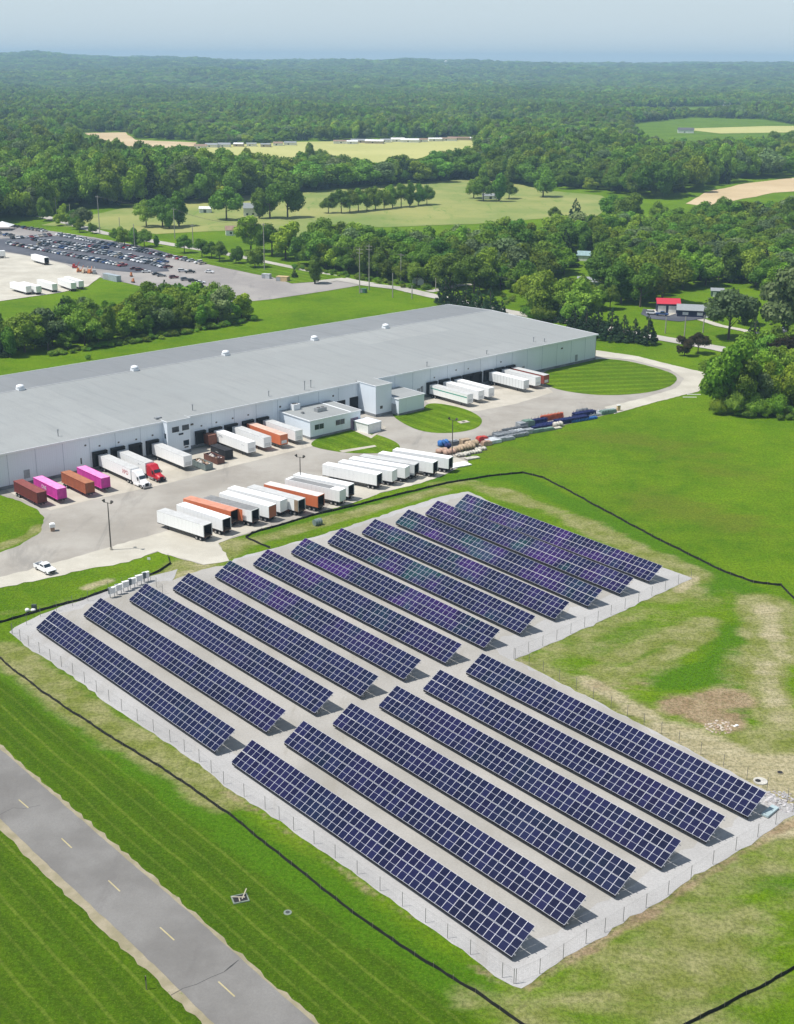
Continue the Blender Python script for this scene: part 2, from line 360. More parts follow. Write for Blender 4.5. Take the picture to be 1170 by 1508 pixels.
ribbon('road_shoulder', CLX, -5.5, 4.85, .02, shoulder, px=False, jit=.45)
ribbon('road', CLX, -4.3, 4.3, .045, road_mat, px=False, jit=.12)
paint = ground_mat('yellow_paint', (.42,.36,.19), (.50,.43,.25), .5, (.35,.3,.2), .6)
for a, b in (((28,1178),(42,1190)), ((91,1235),(106,1249)), ((160,1297),(177,1313)), ((236,1366),(257,1385)), ((322,1446),(346,1468))):
    ribbon('road_marking', [tuple(g(*a)[:2]), tuple(g(*b)[:2])], -.09, .09, .052, paint, px=False, jit=.0)
tar = ground_mat('tar_seal', (.05,.05,.05), (.08,.08,.08))
ribbon('road_crack', [(252,1466),(270,1456),(290,1450),(310,1440),(330,1432),(352,1414)], -.035, .035, .05, tar, jit=.1)
ribbon('road_crack', [(0,1200),(20,1190),(36,1191),(60,1186)], -.03, .03, .05, tar, jit=.1)

# far paving, roads and fields
sheet('parking_lot', [(-80,320),(0,327),(60,338),(140,350),(200,361),(290,381),(360,397),(400,408),(430,415),(500,410),(545,418),(480,429),(400,441),(330,448),(285,446),(250,432),(170,413),(110,402),(60,388),(-80,360)], .12, lot_light, jit=.3, step=6)
sheet('parking_lot', [(-80,338),(-10,348),(0,352),(30,350),(80,348),(140,352),(200,362),(250,373),(240,385),(250,400),(200,402),(130,395),(60,380),(0,369),(-80,358)], .22, lot_dark, jit=.3, step=6)
sheet('trailer_yard', [(-120,370),(0,371),(40,377),(95,389),(112,396),(150,407),(130,422),(90,431),(0,444),(-120,460)], .17, drive_mat, jit=.3, step=6)
sheet('verge', [(400,408),(375,404),(300,388),(230,368),(210,360),(300,370),(392,388),(450,400),(512,409),(500,413),(430,418)], .25, grass, jit=.3, step=6)
def rd(name, pts, w, z, mat, px=True): return ribbon(name, pts, -w/2, w/2, z, mat, px=px, jit=.2)
rd('county_road', [(60,318),(105,330),(150,343),(200,351),(245,359),(300,368),(345,377),(392,387),(447,398),(491,408),(539,419),(590,425),(632,435),(690,447),(745,459),(800,468),(860,478),(976,499),(1056,513),(1130,530),(1230,552)], 8, .20, far_road)
rd('drive', [(470,416),(500,412),(545,419)], 9, .26, far_road)
rd('drive', [(632,430),(680,420),(740,418)], 5, .2, far_road)
rd('drive', [(1120,500),(1100,488),(1060,480),(1030,470)], 4, .2, drive_mat)
sheet('driveway', [(948,455),(975,462),(1010,462),(1040,470),(1000,474),(960,470),(944,463)], .2, lot_dark, jit=.2, step=3)
sheet('driveway', [(955,457),(985,455),(1000,461),(985,466),(965,464)], .26, drive_mat, jit=.2, step=3)
sheet('driveway', [(1105,490),(1150,487),(1190,485),(1190,500),(1110,500)], .2, lot_dark, jit=.2, step=3)
sheet('field', [(60,332),(200,303),(300,292),(440,284),(540,275),(690,264),(735,264),(800,280),(885,288),(905,300),(880,318),(800,322),(700,330),(560,335),(470,330),(440,350),(330,340),(230,345),(120,335)], .15, straw_field, jit=2, step=15)
sheet('field', [(270,216),(440,209),(580,207),(700,203),(700,240),(640,247),(520,246),(440,246),(350,240),(300,235)], .15, pale_field, jit=3, step=30)
sheet('field', [(125,196),(185,195),(200,206),(290,210),(280,222),(150,212)], .15, tan_field, jit=3, step=30)
sheet('field', [(1010,300),(1040,283),(1100,270),(1200,258),(1200,280),(1140,284),(1080,296),(1040,304)], .15, tan_field, jit=2, step=20)
sheet('field', [(1065,237),(1150,234),(1160,246),(1080,250)], .15, tan_field, jit=2, step=20)
sheet('field', [(925,182),(1020,174),(1120,178),(1210,186),(1230,214),(1100,216),(1000,214),(945,206)], .3, grass, jit=3, step=40)
sheet('field', [(1000,190),(1130,186),(1200,186),(1200,195),(1060,197)], .5, pale_field, jit=3, step=40)
sheet('field', [(920,162),(1080,158),(1140,164),(1080,168),(960,170)], .3, pale_field, jit=3, step=60)
sheet('field', [(330,117),(390,114),(395,118),(340,121)], .6, tan_field, jit=3, step=80)
# ------------------------------------------------------------ solar rows
def solar_mats():
    m, nt, b = mat_base('module_glass')
    oi = nt.new('ShaderNodeObjectInfo'); p = nt.pos()
    c = nt.mix(oi.outputs['Random'], (.006,.008,.030), (.012,.014,.054))
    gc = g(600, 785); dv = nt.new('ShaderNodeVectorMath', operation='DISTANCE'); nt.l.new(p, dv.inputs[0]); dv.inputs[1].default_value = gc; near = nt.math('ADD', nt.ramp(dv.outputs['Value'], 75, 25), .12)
    n = nt.noise(p, .075, 3, .6)                       # moire shimmer painted into the glass colour as violet and green patches
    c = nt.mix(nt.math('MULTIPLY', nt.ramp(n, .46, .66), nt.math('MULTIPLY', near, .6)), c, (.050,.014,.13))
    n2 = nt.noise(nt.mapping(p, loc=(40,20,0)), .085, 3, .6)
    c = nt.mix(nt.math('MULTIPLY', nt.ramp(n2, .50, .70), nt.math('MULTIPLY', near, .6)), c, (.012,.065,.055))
    nt.l.new(c, b.inputs['Base Color']); b.inputs['Roughness'].default_value = .22
    b.inputs['Specular IOR Level'].default_value = .10
    return m
glass_m = solar_mats()
alu = pm('aluminium_frame', (.50,.51,.57), .5, .2, .05)
backsheet = pm('module_backsheet', (.34,.35,.42), .7, 0, .05)
galv = pm('galvanised_steel', (.36,.37,.38), .5, .5, .15)
shade_black = pm('shade_strip_black', (.014,.014,.018), .8, 0, .2); TILT, WW = R(31), 4.66  # near-black for the painted shade strip below the panels
def module_mesh(pw):
    mb = MB(); w = pw-.028; L = 2.29; fr = .030
    mb.box(0, w, 0, L, -.035, 0, 1)                                    # frame body
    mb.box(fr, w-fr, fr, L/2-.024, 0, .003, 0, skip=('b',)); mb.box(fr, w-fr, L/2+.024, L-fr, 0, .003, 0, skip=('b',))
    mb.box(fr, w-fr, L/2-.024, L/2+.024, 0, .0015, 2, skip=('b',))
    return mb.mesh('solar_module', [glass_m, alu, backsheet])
LTR=[(788,1360),(863,1317),(936,1275),(1001,1237),(1064,1199),(1123,1163)]
LTL=[(371,1088),(447,1061),(517,1035),(584,1010),(649,987),(713,963)]
LBL=[(341,1123),(418,1093),(490,1065),(558,1038),(622,1013),(683,988)]
LBR=[(754,1413),(833,1365),(908,1321),(977,1279),(1045,1243),(1108,1207)]
UTR=[(346,1073),(421,1045),(491,1019),(557,995),(619,971),(677,948),(734,926),(786,906),(837,886),(886,868),(931,849),(973,832)]
UTL=[(80,898),(147,880),(213,858),(275,843),(338,825),(393,809),(448,793),(502,778),(552,765),(602,750),(645,737),(688,727)]
UBL=[(53,925),(124,905),(192,884),(257,867),(317,848),(374,830),(430,812),(483,797),(533,783)]+[None]*3
UBR=[(318,1108),(393,1079),(465,1051),(532,1026),(597,1001),(660,977),(716,955),(769,934),(819,912),(868,893),(916,876),(960,857)]
ordn = ['first','second','third','fourth','fifth','sixth','seventh','eighth','ninth','tenth','eleventh','twelfth']
def solar_row(i, tl, tr, bl, br, block, pmesh):
    Z0, Z1 = .9, .9+WW*math.sin(TILT); hw = WW*math.cos(TILT)
    A, B = g(*tl, Z1), g(*tr, Z1); d = (B-A).normalized(); n = Vector((-d.y, d.x, 0))
    P = [A-n*hw]; Q = [B-n*hw]
    if bl: P.append(g(*bl, Z0)); 
    if br: Q.append(g(*br, Z0))
    a = sum(P, Vector())/len(P); b = sum(Q, Vector())/len(Q); a.z = b.z = 0
    d = (b-a).normalized(); L = (b-a).length; ang = math.atan2(d.y, d.x)
    if block == 'U': lab = f'solar panel row in the far block, {ordn[i]} counting from the left corner of the gravel'
    else: lab = f'solar panel row in the near block, {ordn[i]} counting from the roadside fence'
    t = thing('solar_panel_row', lab, 'solar panels', (a.x, a.y, 0), ang, 'solar panel rows on the gravel lot')
    nc = 48; pw = L/nc; me = pmesh(pw)
    cosT, sinT = math.cos(TILT), math.sin(TILT)
    for k in range(nc):
        for r_ in range(2):
            s0 = r_*(2.29+.08)
            o = bpy.data.objects.new('solar_module', me); col.objects.link(o); o.parent = t
            o.location = (k*pw+.017, s0*cosT, Z0+s0*sinT+rnd.uniform(-.012,.012)); o.rotation_euler = (TILT, rnd.uniform(-.0015,.0015), 0)
    def sl(s, x, dz): return (x, s*cosT+dz*sinT*0, Z0+s*sinT+dz)
    for s_ in (.5, 1.75, 2.9, 4.15):
        mb = MB(); mb.bar(sl(s_, -.25, -.11), sl(s_, L+.25, -.11), .07, .12, 0); mb.build('purlin', galv, t)
    for k in range(11):
        x = .9+(L-1.8)*k/10
        mb = MB(); mb.box(x-.06, x+.06, 2.0*cosT-.08, 2.0*cosT+.08, -.3, Z0+2.0*sinT-.2); mb.build('post', galv, t)
        mb = MB(); mb.bar(sl(.35, x, -.22), sl(4.3, x, -.22), .08, .1); mb.bar((x, 2.0*cosT, .55), sl(3.7, x, -.25), .05, .05)
        mb.bar((x, 2.0*cosT, .55), sl(.7, x, -.25), .05, .05); mb.build('tilt_brace', galv, t)
    mb = MB(); mb.box(.1, L-.1, .10, .22, .42, .86); mb.build('front_shade_strip', shade_black, t)  # added black box stands in for the shade under the low edge
    mb = MB(); mb.box(-.05, L+.05, 1.9*cosT-.16, 1.9*cosT-.09, .9, .98); mb.build('cable_tray', galv, t)
PMC = {}
def pmesh(pw):
    k = round(pw, 3)
    if k not in PMC: PMC[k] = module_mesh(k)
    return PMC[k]
for i in range(12): solar_row(i, UTL[i], UTR[i], UBL[i], UBR[i], 'U', pmesh)
for i in range(6): solar_row(i, LTL[i], LTR[i], LBL[i], LBR[i], 'L', pmesh)

# ------------------------------------------------------------ fences
black_fab = pm('black_fabric', (.012,.012,.013), .8, 0, .3)
stake_m = pm('weathered_stake', (.22,.19,.14), .8)
def path(pts, step, wob=0.0):
    P = [g(*p) for p in pts]; out = [P[0]]
    for a, b in zip(P[:-1], P[1:]):
        n = max(1, round((b-a).length/step))
        for k in range(1, n+1): out.append(a.lerp(b, k/n))
    if wob:
        for i in range(1, len(out)-1): out[i] = out[i]+Vector((rnd.uniform(-wob, wob), rnd.uniform(-wob, wob), 0))
    return out
def silt_fence(label, pts, h=.56):
    P = path(pts, 3.2, .12)
    O = P[0].copy(); t = thing('silt_fence', label, 'fence', O, 0, 'black silt fences round the solar lot')
    mb = MB(); Q = path(pts, 1.0)
    Q = []
    for a, b in zip(P[:-1], P[1:]):
        for k in range(3): Q.append((a.lerp(b, k/3), k))
    Q.append((P[-1], 0)); prev = None
    for i, (q, k) in enumerate(Q):
        j = min(i+1, len(Q)-1); d = (Q[j][0]-Q[max(i-1,0)][0]).normalized(); n = Vector((-d.y, d.x, 0))
        sag = 0 if k == 0 else rnd.uniform(.03, .14); bow = 0 if k == 0 else rnd.uniform(-.08, .08)
        c = q-O+n*bow
        ring = [c-n*.02, c+n*.02, c+n*.02+Vector((0,0,h-sag)), c-n*.02+Vector((0,0,h-sag)), ]
        if prev: mb.add(prev+ring, [(0,4,7,3),(1,2,6,5),(3,7,6,2)], 0)
        prev = ring
    mb.build('fabric', black_fab, t)
    st = P if len(P) <= 100 else P[:100]
    smb = MB(); smb.box(-.035, .035, -.035, .035, -.1, h+.22); sm_ = smb.mesh('stake', stake_m)
    for p in st: put('stake', sm_, t, p-O)
    return t
silt_fence('long black silt fence with stakes across the lawn beside the road', [(-20,955),(60,1018),(150,1078),(250,1140),(340,1202),(430,1275),(520,1346),(610,1408),(700,1462),(775,1515)])
silt_fence('black silt fence bending round the grass near the white pickup', [(-20,925),(0,918),(60,900),(120,884),(180,863),(235,842),(252,831),(248,820)])
silt_fence('black silt fence behind the parked trailers and round the field corner', [(398,808),(380,800),(362,792),(372,786),(400,778),(460,760),(520,746),(600,726),(660,712),(720,702),(770,697),(800,704),(850,730),(880,747),(960,790),(1060,840),(1110,858),(1150,863),(1180,893)])
silt_fence('black silt fence cutting the bottom right corner of the grass', [(985,1525),(1030,1500),(1100,1465),(1175,1424)])
wire = bpy.data.materials.new('chain_link'); wire.use_nodes = True
nt = NT(wire.node_tree); b = wire.node_tree.nodes['Principled BSDF']
b.inputs['Base Color'].default_value = (.25,.26,.26,1); b.inputs['Metallic'].default_value = .3; b.inputs['Roughness'].default_value = .5
tr = nt.new('ShaderNodeBsdfTransparent'); mx = nt.new('ShaderNodeMixShader')
sp_ = nt.new('ShaderNodeSeparateXYZ'); nt.l.new(nt.obj(), sp_.inputs[0])
u1 = nt.math('ABSOLUTE', nt.math('SUBTRACT', nt.math('FRACT', nt.math('MULTIPLY', nt.math('ADD', nt.math('ADD', sp_.outputs[0], sp_.outputs[1]), sp_.outputs[2]), 9)), .5))
u2 = nt.math('ABSOLUTE', nt.math('SUBTRACT', nt.math('FRACT', nt.math('MULTIPLY', nt.math('SUBTRACT', nt.math('ADD', sp_.outputs[0], sp_.outputs[1]), sp_.outputs[2]), 9)), .5))
w_ = nt.math('MAXIMUM', u1, u2); nt.l.new(nt.math('GREATER_THAN', w_, .4965), mx.inputs[0])
nt.l.new(tr.outputs[0], mx.inputs[1]); nt.l.new(b.outputs[0], mx.inputs[2]); nt.l.new(mx.outputs[0], wire.node_tree.nodes['Material Output'].inputs[0])
post_m = pm('fence_post_steel', (.22,.22,.215), .5, .5)
def chain_fence(label, pts, h=2.1):
    P = path(pts, 4.1); O = P[0].copy(); t = thing('chain_link_fence', label, 'fence', O, 0, 'chain link fence round the gravel')
    mb = MB(); rl = MB()
    for a, b_ in zip(P[:-1], P[1:]):
        a, b_ = a-O, b_-O
        for z in (.1, .45, .8, 1.15, 1.5, 1.85): mb.bar(a+Vector((0,0,z)), b_+Vector((0,0,z)), .004)
        for k in range(10): q_ = a.lerp(b_, k/10); mb.bar(q_, q_+Vector((0,0,h)), .004)
    mb.build('wire_mesh', post_m, t)
    pb = MB(); pb.cyl((0,0,-.1), (0,0,h+.1), .040, n=6); pme = pb.mesh('post', post_m)
    for p in P[:100]: put('post', pme, t, p-O)
    for p, q in zip(P[:-1], P[1:]): rl.bar(p-O+Vector((0,0,h)), q-O+Vector((0,0,h)), .010)
    rl.build('top_wire', post_m, t)
chain_fence('tall chain link fence along the long left side of the gravel', [(18,934),(43,952),(108,993),(180,1047),(251,1093),(294,1122),(330,1155),(391,1192),(433,1223),(494,1264),(560,1312),(627,1359),(693,1406),(740,1440),(757,1449)])
chain_fence('tall chain link fence along the front right side of the gravel', [(760,1449),(795,1434),(863,1390),(918,1357),(984,1318),(1050,1273),(1116,1233),(1168,1196)])
chain_fence('chain link fence from the inner corner to the far right corner of the gravel', [(757,970),(820,943),(900,906),(960,878),(1018,852)])
chain_fence('chain link fence behind the last near row of panels', [(759,971),(800,990),(900,1043),(1000,1094),(1100,1148),(1160,1180)])
chain_fence('chain link fence at the back left corner beside the white cabinets', [(19,933),(60,908),(130,885),(160,872),(200,858),(222,855),(240,875)])

# ------------------------------------------------------------ lamp poles, signs
pole_m = pm('dark_pole', (.10,.09,.08), .6, .3); white_m = pm('white_paint', (.80,.80,.79), .5, 0, .05, dirt=.15)
def yard_lamp(base, top, label):
    P = g(*base); hh = h_at(P, top[1], top[0]); t = thing('yard_lamp', label, 'lamp post', P, R(-30), 'yard lamp posts')
    mb = MB(); mb.cyl((0,0,.5), (0,0,hh), .16, .10, 8); mb.build('pole', pole_m, t)
    mb = MB(); mb.cyl((0,0,-.1), (0,0,.6), .32, n=10); mb.build('base', concrete, t)
    mb = MB(); mb.bar((-.9,0,hh-.1), (.9,0,hh-.1), .09); mb.build('cross_arm', pole_m, t)
    for s_ in (-1, 1):
        mb = MB(); mb.cyl((s_*.9,0,hh-.1), (s_*1.25,0,hh+.45), .16, .38, 10); mb.build('lamp_head', pole_m, t)
yard_lamp((164,810), (155,740), 'double headed yard lamp post near the white pickup')
yard_lamp((443,722), (440,673), 'double headed yard lamp post rising among the parked trailers')
yard_lamp((666,674), (664,618), 'double headed yard lamp post beside the pile of tan pallets')
for (b_, t_, lab, nm) in (((216,1457),(214,1430),'short brown marker post on the near road shoulder','marker_post'),):
    P = g(*b_); t = thing(nm, lab, 'post', P); mb = MB(); mb.box(-.06,.06,-.06,.06,-.1,1.9); mb.build('post', stake_m, t); mb = MB(); mb.box(-.08,.08,-.09,-.065,1.35,1.85); mb.build('marker_plate', pole_m, t)
P = g(220,829); t = thing('small_sign', 'small white sign standing in the grass by the curved silt fence', 'sign', P, R(-10))
mb = MB(); mb.box(-.04,.04,-.04,.04,-.1,1.3); mb.build('post', stake_m, t); mb = MB(); mb.box(-.35,.35,-.07,-.045,.75,1.3); mb.build('sign_plate', white_m, t)
P = g(78,782); t = thing('hydrant_post', 'pale square post with a cap at the yard entrance curb', 'bollard', P, R(20))
mb = MB(); mb.box(-.45,.45,-.45,.45,-.05,1.0); mb.build('pillar', pm('rust_stone', (.33,.22,.15), .8), t); mb = MB(); mb.box(-.6,.6,-.6,.6,1.0,1.75); mb.box(-.4,.4,-.4,.4,1.75,1.95); mb.build('cap', white_m, t)
P = g(911,605); t = thing('bollard', 'tan yellow block post at the far end of the steel stacks', 'bollard', P, R(20))
mb = MB(); mb.box(-.5,.5,-.35,.35,-.05,1.7); mb.build('block', pm('tan_paint', (.55,.40,.20), .8), t); mb = MB(); mb.box(-.55,.55,-.4,.4,1.7,1.85); mb.build('cap', white_m, t)

# ------------------------------------------------------------ warehouse
WO = Vector((71.5, 454.6, 0)); WA = math.atan2(-.667, -.745)      # local x = along the wall to the left, local y = out towards the yard
def metal_wall(name, c, pitch, dark=.86):
    m, nt, b = mat_base(name); p = nt.obj(); s3 = nt.new('ShaderNodeSeparateXYZ'); nt.l.new(p, s3.inputs[0])
    xy = nt.math('ADD', s3.outputs[0], s3.outputs[1])
    fr = nt.math('ABSOLUTE', nt.math('SUBTRACT', nt.math('FRACT', nt.math('DIVIDE', xy, .6)), .5))
    c1 = nt.mix(nt.ramp(fr, .38, .47), c, cl(c, .93))
    cell = nt.new('ShaderNodeTexWhiteNoise', noise_dimensions='1D'); nt.l.new(nt.math('FLOOR', nt.math('DIVIDE', xy, pitch)), cell.inputs['W'])
    c1 = nt.mix(nt.math('MULTIPLY', cell.outputs[0], .5), c1, cl(c, .90))
    q = nt.mapping(p, sc=(1.3, 1.3, .12))
    c1 = nt.mix(nt.math('MULTIPLY', nt.ramp(nt.noise(q, .8, 6, .7), .52, .8), .4), c1, cl(c, .68))
    nt.l.new(c1, b.inputs['Base Color']); b.inputs['Roughness'].default_value = .55
    bn = nt.new('ShaderNodeBump'); bn.inputs['Strength'].default_value = .4; bn.inputs['Distance'].default_value = .04
    nt.l.new(fr, bn.inputs['Height']); nt.l.new(bn.outputs[0], b.inputs['Normal'])
    return m
wall_m = metal_wall('pale_blue_siding', (.74,.80,.86), 7.6)
found_m = pm('foundation_concrete', (.20,.21,.22), .9, 0, .25, .5)
def roof_material(name, c1, c2):
    m, nt, b = mat_base(name); p = nt.obj()
    q = nt.mapping(p, sc=(1/38, 1/27, 1)); s3 = nt.new('ShaderNodeSeparateXYZ'); nt.l.new(q, s3.inputs[0])
    cb = nt.new('ShaderNodeCombineXYZ'); fx = nt.math('FLOOR', s3.outputs[0]); fy = nt.math('FLOOR', nt.math('ADD', s3.outputs[1], nt.math('MULTIPLY', fx, .37)))
    nt.l.new(fx, cb.inputs[0]); nt.l.new(fy, cb.inputs[1])
    wn = nt.new('ShaderNodeTexWhiteNoise', noise_dimensions='3D'); nt.l.new(cb.outputs[0], wn.inputs[0])
    c = nt.mix(nt.math('ADD', nt.math('MULTIPLY', wn.outputs[0], .55), .2), c1, c2)
    s4 = nt.new('ShaderNodeSeparateXYZ'); nt.l.new(p, s4.inputs[0])
    seam = nt.ramp(nt.math('ABSOLUTE', nt.math('SUBTRACT', nt.math('FRACT', nt.math('DIVIDE', s4.outputs[0], 3.0)), .5)), .475, .495)
    c = nt.mix(nt.math('MULTIPLY', seam, .22), c, cl(c1, .7))
    c = nt.mix(nt.math('MULTIPLY', nt.ramp(nt.noise(p, .05, 7, .7), .42, .66), .5), c, cl(c2, .80))
    st = nt.mapping(p, sc=(.8, .08, 1)); c = nt.mix(nt.math('MULTIPLY', nt.ramp(nt.noise(st, .5, 6, .7), .46, .72), .34), c, cl(c1, .72))
    c = nt.mix(nt.math('MULTIPLY', nt.ramp(nt.noise(p, 2.5, 5, .8), .35, .65), .10), c, cl(c1, .6))
    nt.l.new(c, b.inputs['Base Color']); b.inputs['Roughness'].default_value = .8; b.inputs['Specular IOR Level'].default_value = .25
    return m
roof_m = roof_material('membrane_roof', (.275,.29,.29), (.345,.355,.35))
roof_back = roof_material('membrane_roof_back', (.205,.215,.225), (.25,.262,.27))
trim_m = pm('white_trim', (.78,.80,.82), .5, 0, .04); glass_w = pm('dark_glass', (.03,.045,.06), .12, 0, .3, spec=.6)
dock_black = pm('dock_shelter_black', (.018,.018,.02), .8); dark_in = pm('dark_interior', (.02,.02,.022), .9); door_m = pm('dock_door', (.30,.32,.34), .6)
wh = thing('warehouse', 'huge pale blue warehouse with a low grey roof and a row of truck docks', 'warehouse', WO, WA)
LEN, DEP, EH, RZ = 305, 77, 9.4, 10.5
iv = wh.matrix_basis.inverted() if False else (Matrix.Translation(WO) @ Matrix.Rotation(WA, 4, 'Z')).inverted()
def wl(u, v, out=0.0):                   # pixel -> (s, z) on the wall plane lying `out` metres in front
    d = iv.to_3x3() @ ray(u, v); o = iv @ Vector((0, 0, H)); t = (out-o.y)/d.y; p = o+d*t; return p.x, p.z
def wg(u, v, z): p = iv @ g(u, v, z); return p.x, p.y
RY = sum(wg(u, v, RZ)[1] for u, v in ((28,573),(197,545),(333,523),(464,501),(572,484)))/5
mb = MB(); mb.box(0, LEN, -.3, 0, .9, EH-.05); mb.box(0, LEN, -DEP, -DEP+.3, .9, EH-.05)
n_ = [(-DEP, .9), (0, .9), (0, EH-.05), (RY, RZ-.05), (-DEP, EH-.05)]
for x0, x1 in ((-.003, .3), (LEN-.3, LEN+.003)):
    mb.add([(x0, y, z) for y, z in n_]+[(x1, y, z) for y, z in n_], [(0,1,2,3,4), (9,8,7,6,5)]+[(i, 5+i, 5+(i+1) % 5, (i+1) % 5) for i in range(5)])
mb.build('wall', wall_m, wh)
mb = MB(); mb.box(-.12, LEN+.12, -DEP-.12, .12, -.3, .9); mb.build('foundation', found_m, wh)
mb = MB(); mb.add([(-.4,.45,EH),(LEN+.4,.45,EH),(LEN+.4,RY,RZ),(-.4,RY,RZ),(-.4,.45,EH-.3),(LEN+.4,.45,EH-.3),(LEN+.4,RY,RZ-.3),(-.4,RY,RZ-.3)], [(0,1,2,3)[::-1],(4,5,6,7),(0,4,5,1)[::-1]])
rf = mb.build('roof', roof_m, wh)
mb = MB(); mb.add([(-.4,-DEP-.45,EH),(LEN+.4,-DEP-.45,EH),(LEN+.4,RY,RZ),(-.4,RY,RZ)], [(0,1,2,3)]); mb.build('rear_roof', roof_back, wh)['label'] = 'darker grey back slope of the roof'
mb = MB(); mb.box(-.45, LEN+.45, .45, .62, EH-.35, EH+.12)
mb.bar((-.45,.5,EH-.1), (-.45,RY,RZ-.1), .15, .4); mb.bar((-.45,-DEP-.5,EH-.1), (-.45,RY,RZ-.1), .15, .4)
mb.box(-.45, LEN+.45, -DEP-.62, -DEP-.45, EH-.35, EH+.1)
mb.build('roof_edge', trim_m, wh)
mb = MB(); mb.bar((-.4,RY,RZ+.03), (LEN+.4,RY,RZ+.03), .5, .08); mb.build('ridge_cap', pm('ridge_grey', (.36,.37,.38), .7), wh)
mb = MB(); s = 6.0
while s < LEN: mb.box(s-.05, s+.05, 0, .03, .9, EH-.36); s += 7.6
mb.build('panel_joint', pm('joint_blue_grey', (.36,.42,.49), .7), wh)  # blue grey strips along the wall panel joints
# ridge ventilators
for u, v in ((28,573),(197,545),(333,523),(464,501),(572,484)):
    x, y = wg(u, v, RZ); mb = MB(); y = RY
    mb.box(x-1.0, x+1.0, y-1.0, y+1.0, RZ-.2, RZ+.6); mb.cyl((x,y,RZ+.6), (x,y,RZ+1.0), .75, n=14); mb.cyl((x,y,RZ+1.0), (x,y,RZ+1.35), 1.2, 1.05, 16); mb.cyl((x,y,RZ+1.35), (x,y,RZ+1.6), 1.05, .4, 16)
    mb.build('roof_ventilator', trim_m, wh)
def roofz(y): return EH+(RZ-EH)*min(1, (0-y)/(-RY)) if y > RY else EH+(RZ-EH)*(y+DEP)/(RY+DEP)
for u, v, hh in ((86,642,1.6),(284,604,1.5),(396,583,1.4),(449,574,2.6),(458,570,2.0),(629,539,1.3),(717,521,1.1),(786,503,1.4),(802,503,1.0),(233,616,.6)):
    x, y = wg(u, v, EH+.2); mb = MB(); z = roofz(y)
    if hh < 1: mb.box(x-.9, x+.9, y-.6, y+.6, z-.1, z+.5)
    else: mb.cyl((x,y,z-.1), (x,y,z+hh), .13, n=8); mb.cyl((x,y,z+hh), (x,y,z+hh+.3), .28, .22, 8)
    mb.build('vent_pipe', galv, wh)
# dock shelters
docks = [((138,666),(159,663.5),1),((165,660),(185,658),1),((192,655.5),(210,652.5),0),((217,650),(235,647.5),1),((291,637),(303,635),1),((310,632),(328,629),1),((333,627),(351,623.5),1),((359,621),(375,618),1),((380,617),(397,613.5),1),
  ((631,565),(645,562.5),1),((649,561.5),(663,558.5),1),((667,557.5),(681,554.5),1),((684,554.5),(697,552),0),((698,551.5),(711,548),0),((715,547.5),(728,544.5),1),((731,543.5),(745,541),1),((748,540),(760,537.5),1)]
for a, b_, full in docks:
    s0, z0 = wl(*a, .9); s1, z1 = wl(*b_, .9); zt = (z0+z1)/2; sl_, sr_ = max(s0, s1), min(s0, s1)
    if sl_-sr_ < 3.0: c = (sl_+sr_)/2; sl_, sr_ = c+1.6, c-1.6
    zt = min(max(zt, 4.7), 5.6)
    mb = MB(); mb.box(sr_, sl_, 0, .9, zt-.45, zt); mb.box(sr_, sr_+.4, 0, .8, 1.0, zt-.45); mb.box(sl_-.4, sl_, 0, .8, 1.0, zt-.45)
    mb.box(sr_+.4, sl_-.4, 0, .25, .95, 1.3); mb.build('dock_shelter', dock_black, wh)
    mb = MB(); mb.box(sr_+.4, sl_-.4, .02, .06, 1.3, zt-.45); mb.build('dock_door', dark_in, wh)
# small wall marks: lights and louvres
for u, v, w, h_, mt in ((126,656,.5,.4,pole_m),(147,656.5,.5,.4,pole_m),(175,651.5,.5,.4,pole_m),(201,647,.5,.4,pole_m),(225,641,.5,.4,pole_m),(120,679,.35,1.6,pole_m),(40,698,1.6,2.2,door_m),(319,622,.5,.4,pole_m),(343,616,.5,.4,pole_m),(366,611,.5,.4,pole_m),(413,599,.6,.5,pole_m),(491,583,.6,.5,pole_m),(297,627,.5,.4,pole_m),
   (621,571,.5,.5,pole_m),(640,556,.5,.4,pole_m),(672,545,.5,.4,pole_m),(690,543,.5,.4,pole_m),(738,533,.5,.4,pole_m),(849,527,1.3,2.3,door_m),(828,513,.9,.5,pole_m),(622,573,.9,2,door_m),(617,575,1.4,1.4,door_m),(771,541,1.2,.8,door_m),(535,583,.5,.5,pole_m),(283,625,.9,.5,pole_m)):
    s_, z_ = wl(u, v, .04); mb = MB(); mb.box(s_-w/2, s_+w/2, .0, .08, z_-h_/2, z_+h_/2); mb.build('wall_vent' if mt is pole_m else 'louvre', mt, wh)
# stair tower at the docks
def tower(sL, sR, out, zt, mats=wall_m):
    mb = MB(); mb.box(sR, sL, 0, out, .9, zt-.05); mb.build('tower_wall', mats, wh)
    mb = MB(); mb.box(sR-.02, sL+.02, -.0, out+.06, -.3, .9); mb.build('tower_base', found_m, wh)
    mb = MB(); mb.box(sR-.15, sL+.15, -.3, out+.2, zt-.05, zt+.12, 0); mb.box(sR, sL, -1.5, out, zt+.12, zt+.14, 1); mb.build('tower_roof', [trim_m, roof_m], wh)
xa, _ = wg(250, 624, EH+.2); xb, _ = wg(281.5, 616.5, EH+.2)
tower(xa, xb, 2.6, EH+.3)
def window(u, v, w, h_, out, name='window'):
    s_, z_ = wl(u, v, out); mb = MB(); mb.box(s_-w/2-.08, s_+w/2+.08, out, out+.05, z_-h_/2-.08, z_+h_/2+.08); f = mb.build(name, trim_m, wh)
    mb = MB(); mb.box(s_-w/2, s_+w/2, out+.02, out+.07, z_-h_/2, z_+h_/2); mb.build('pane', glass_w, f)
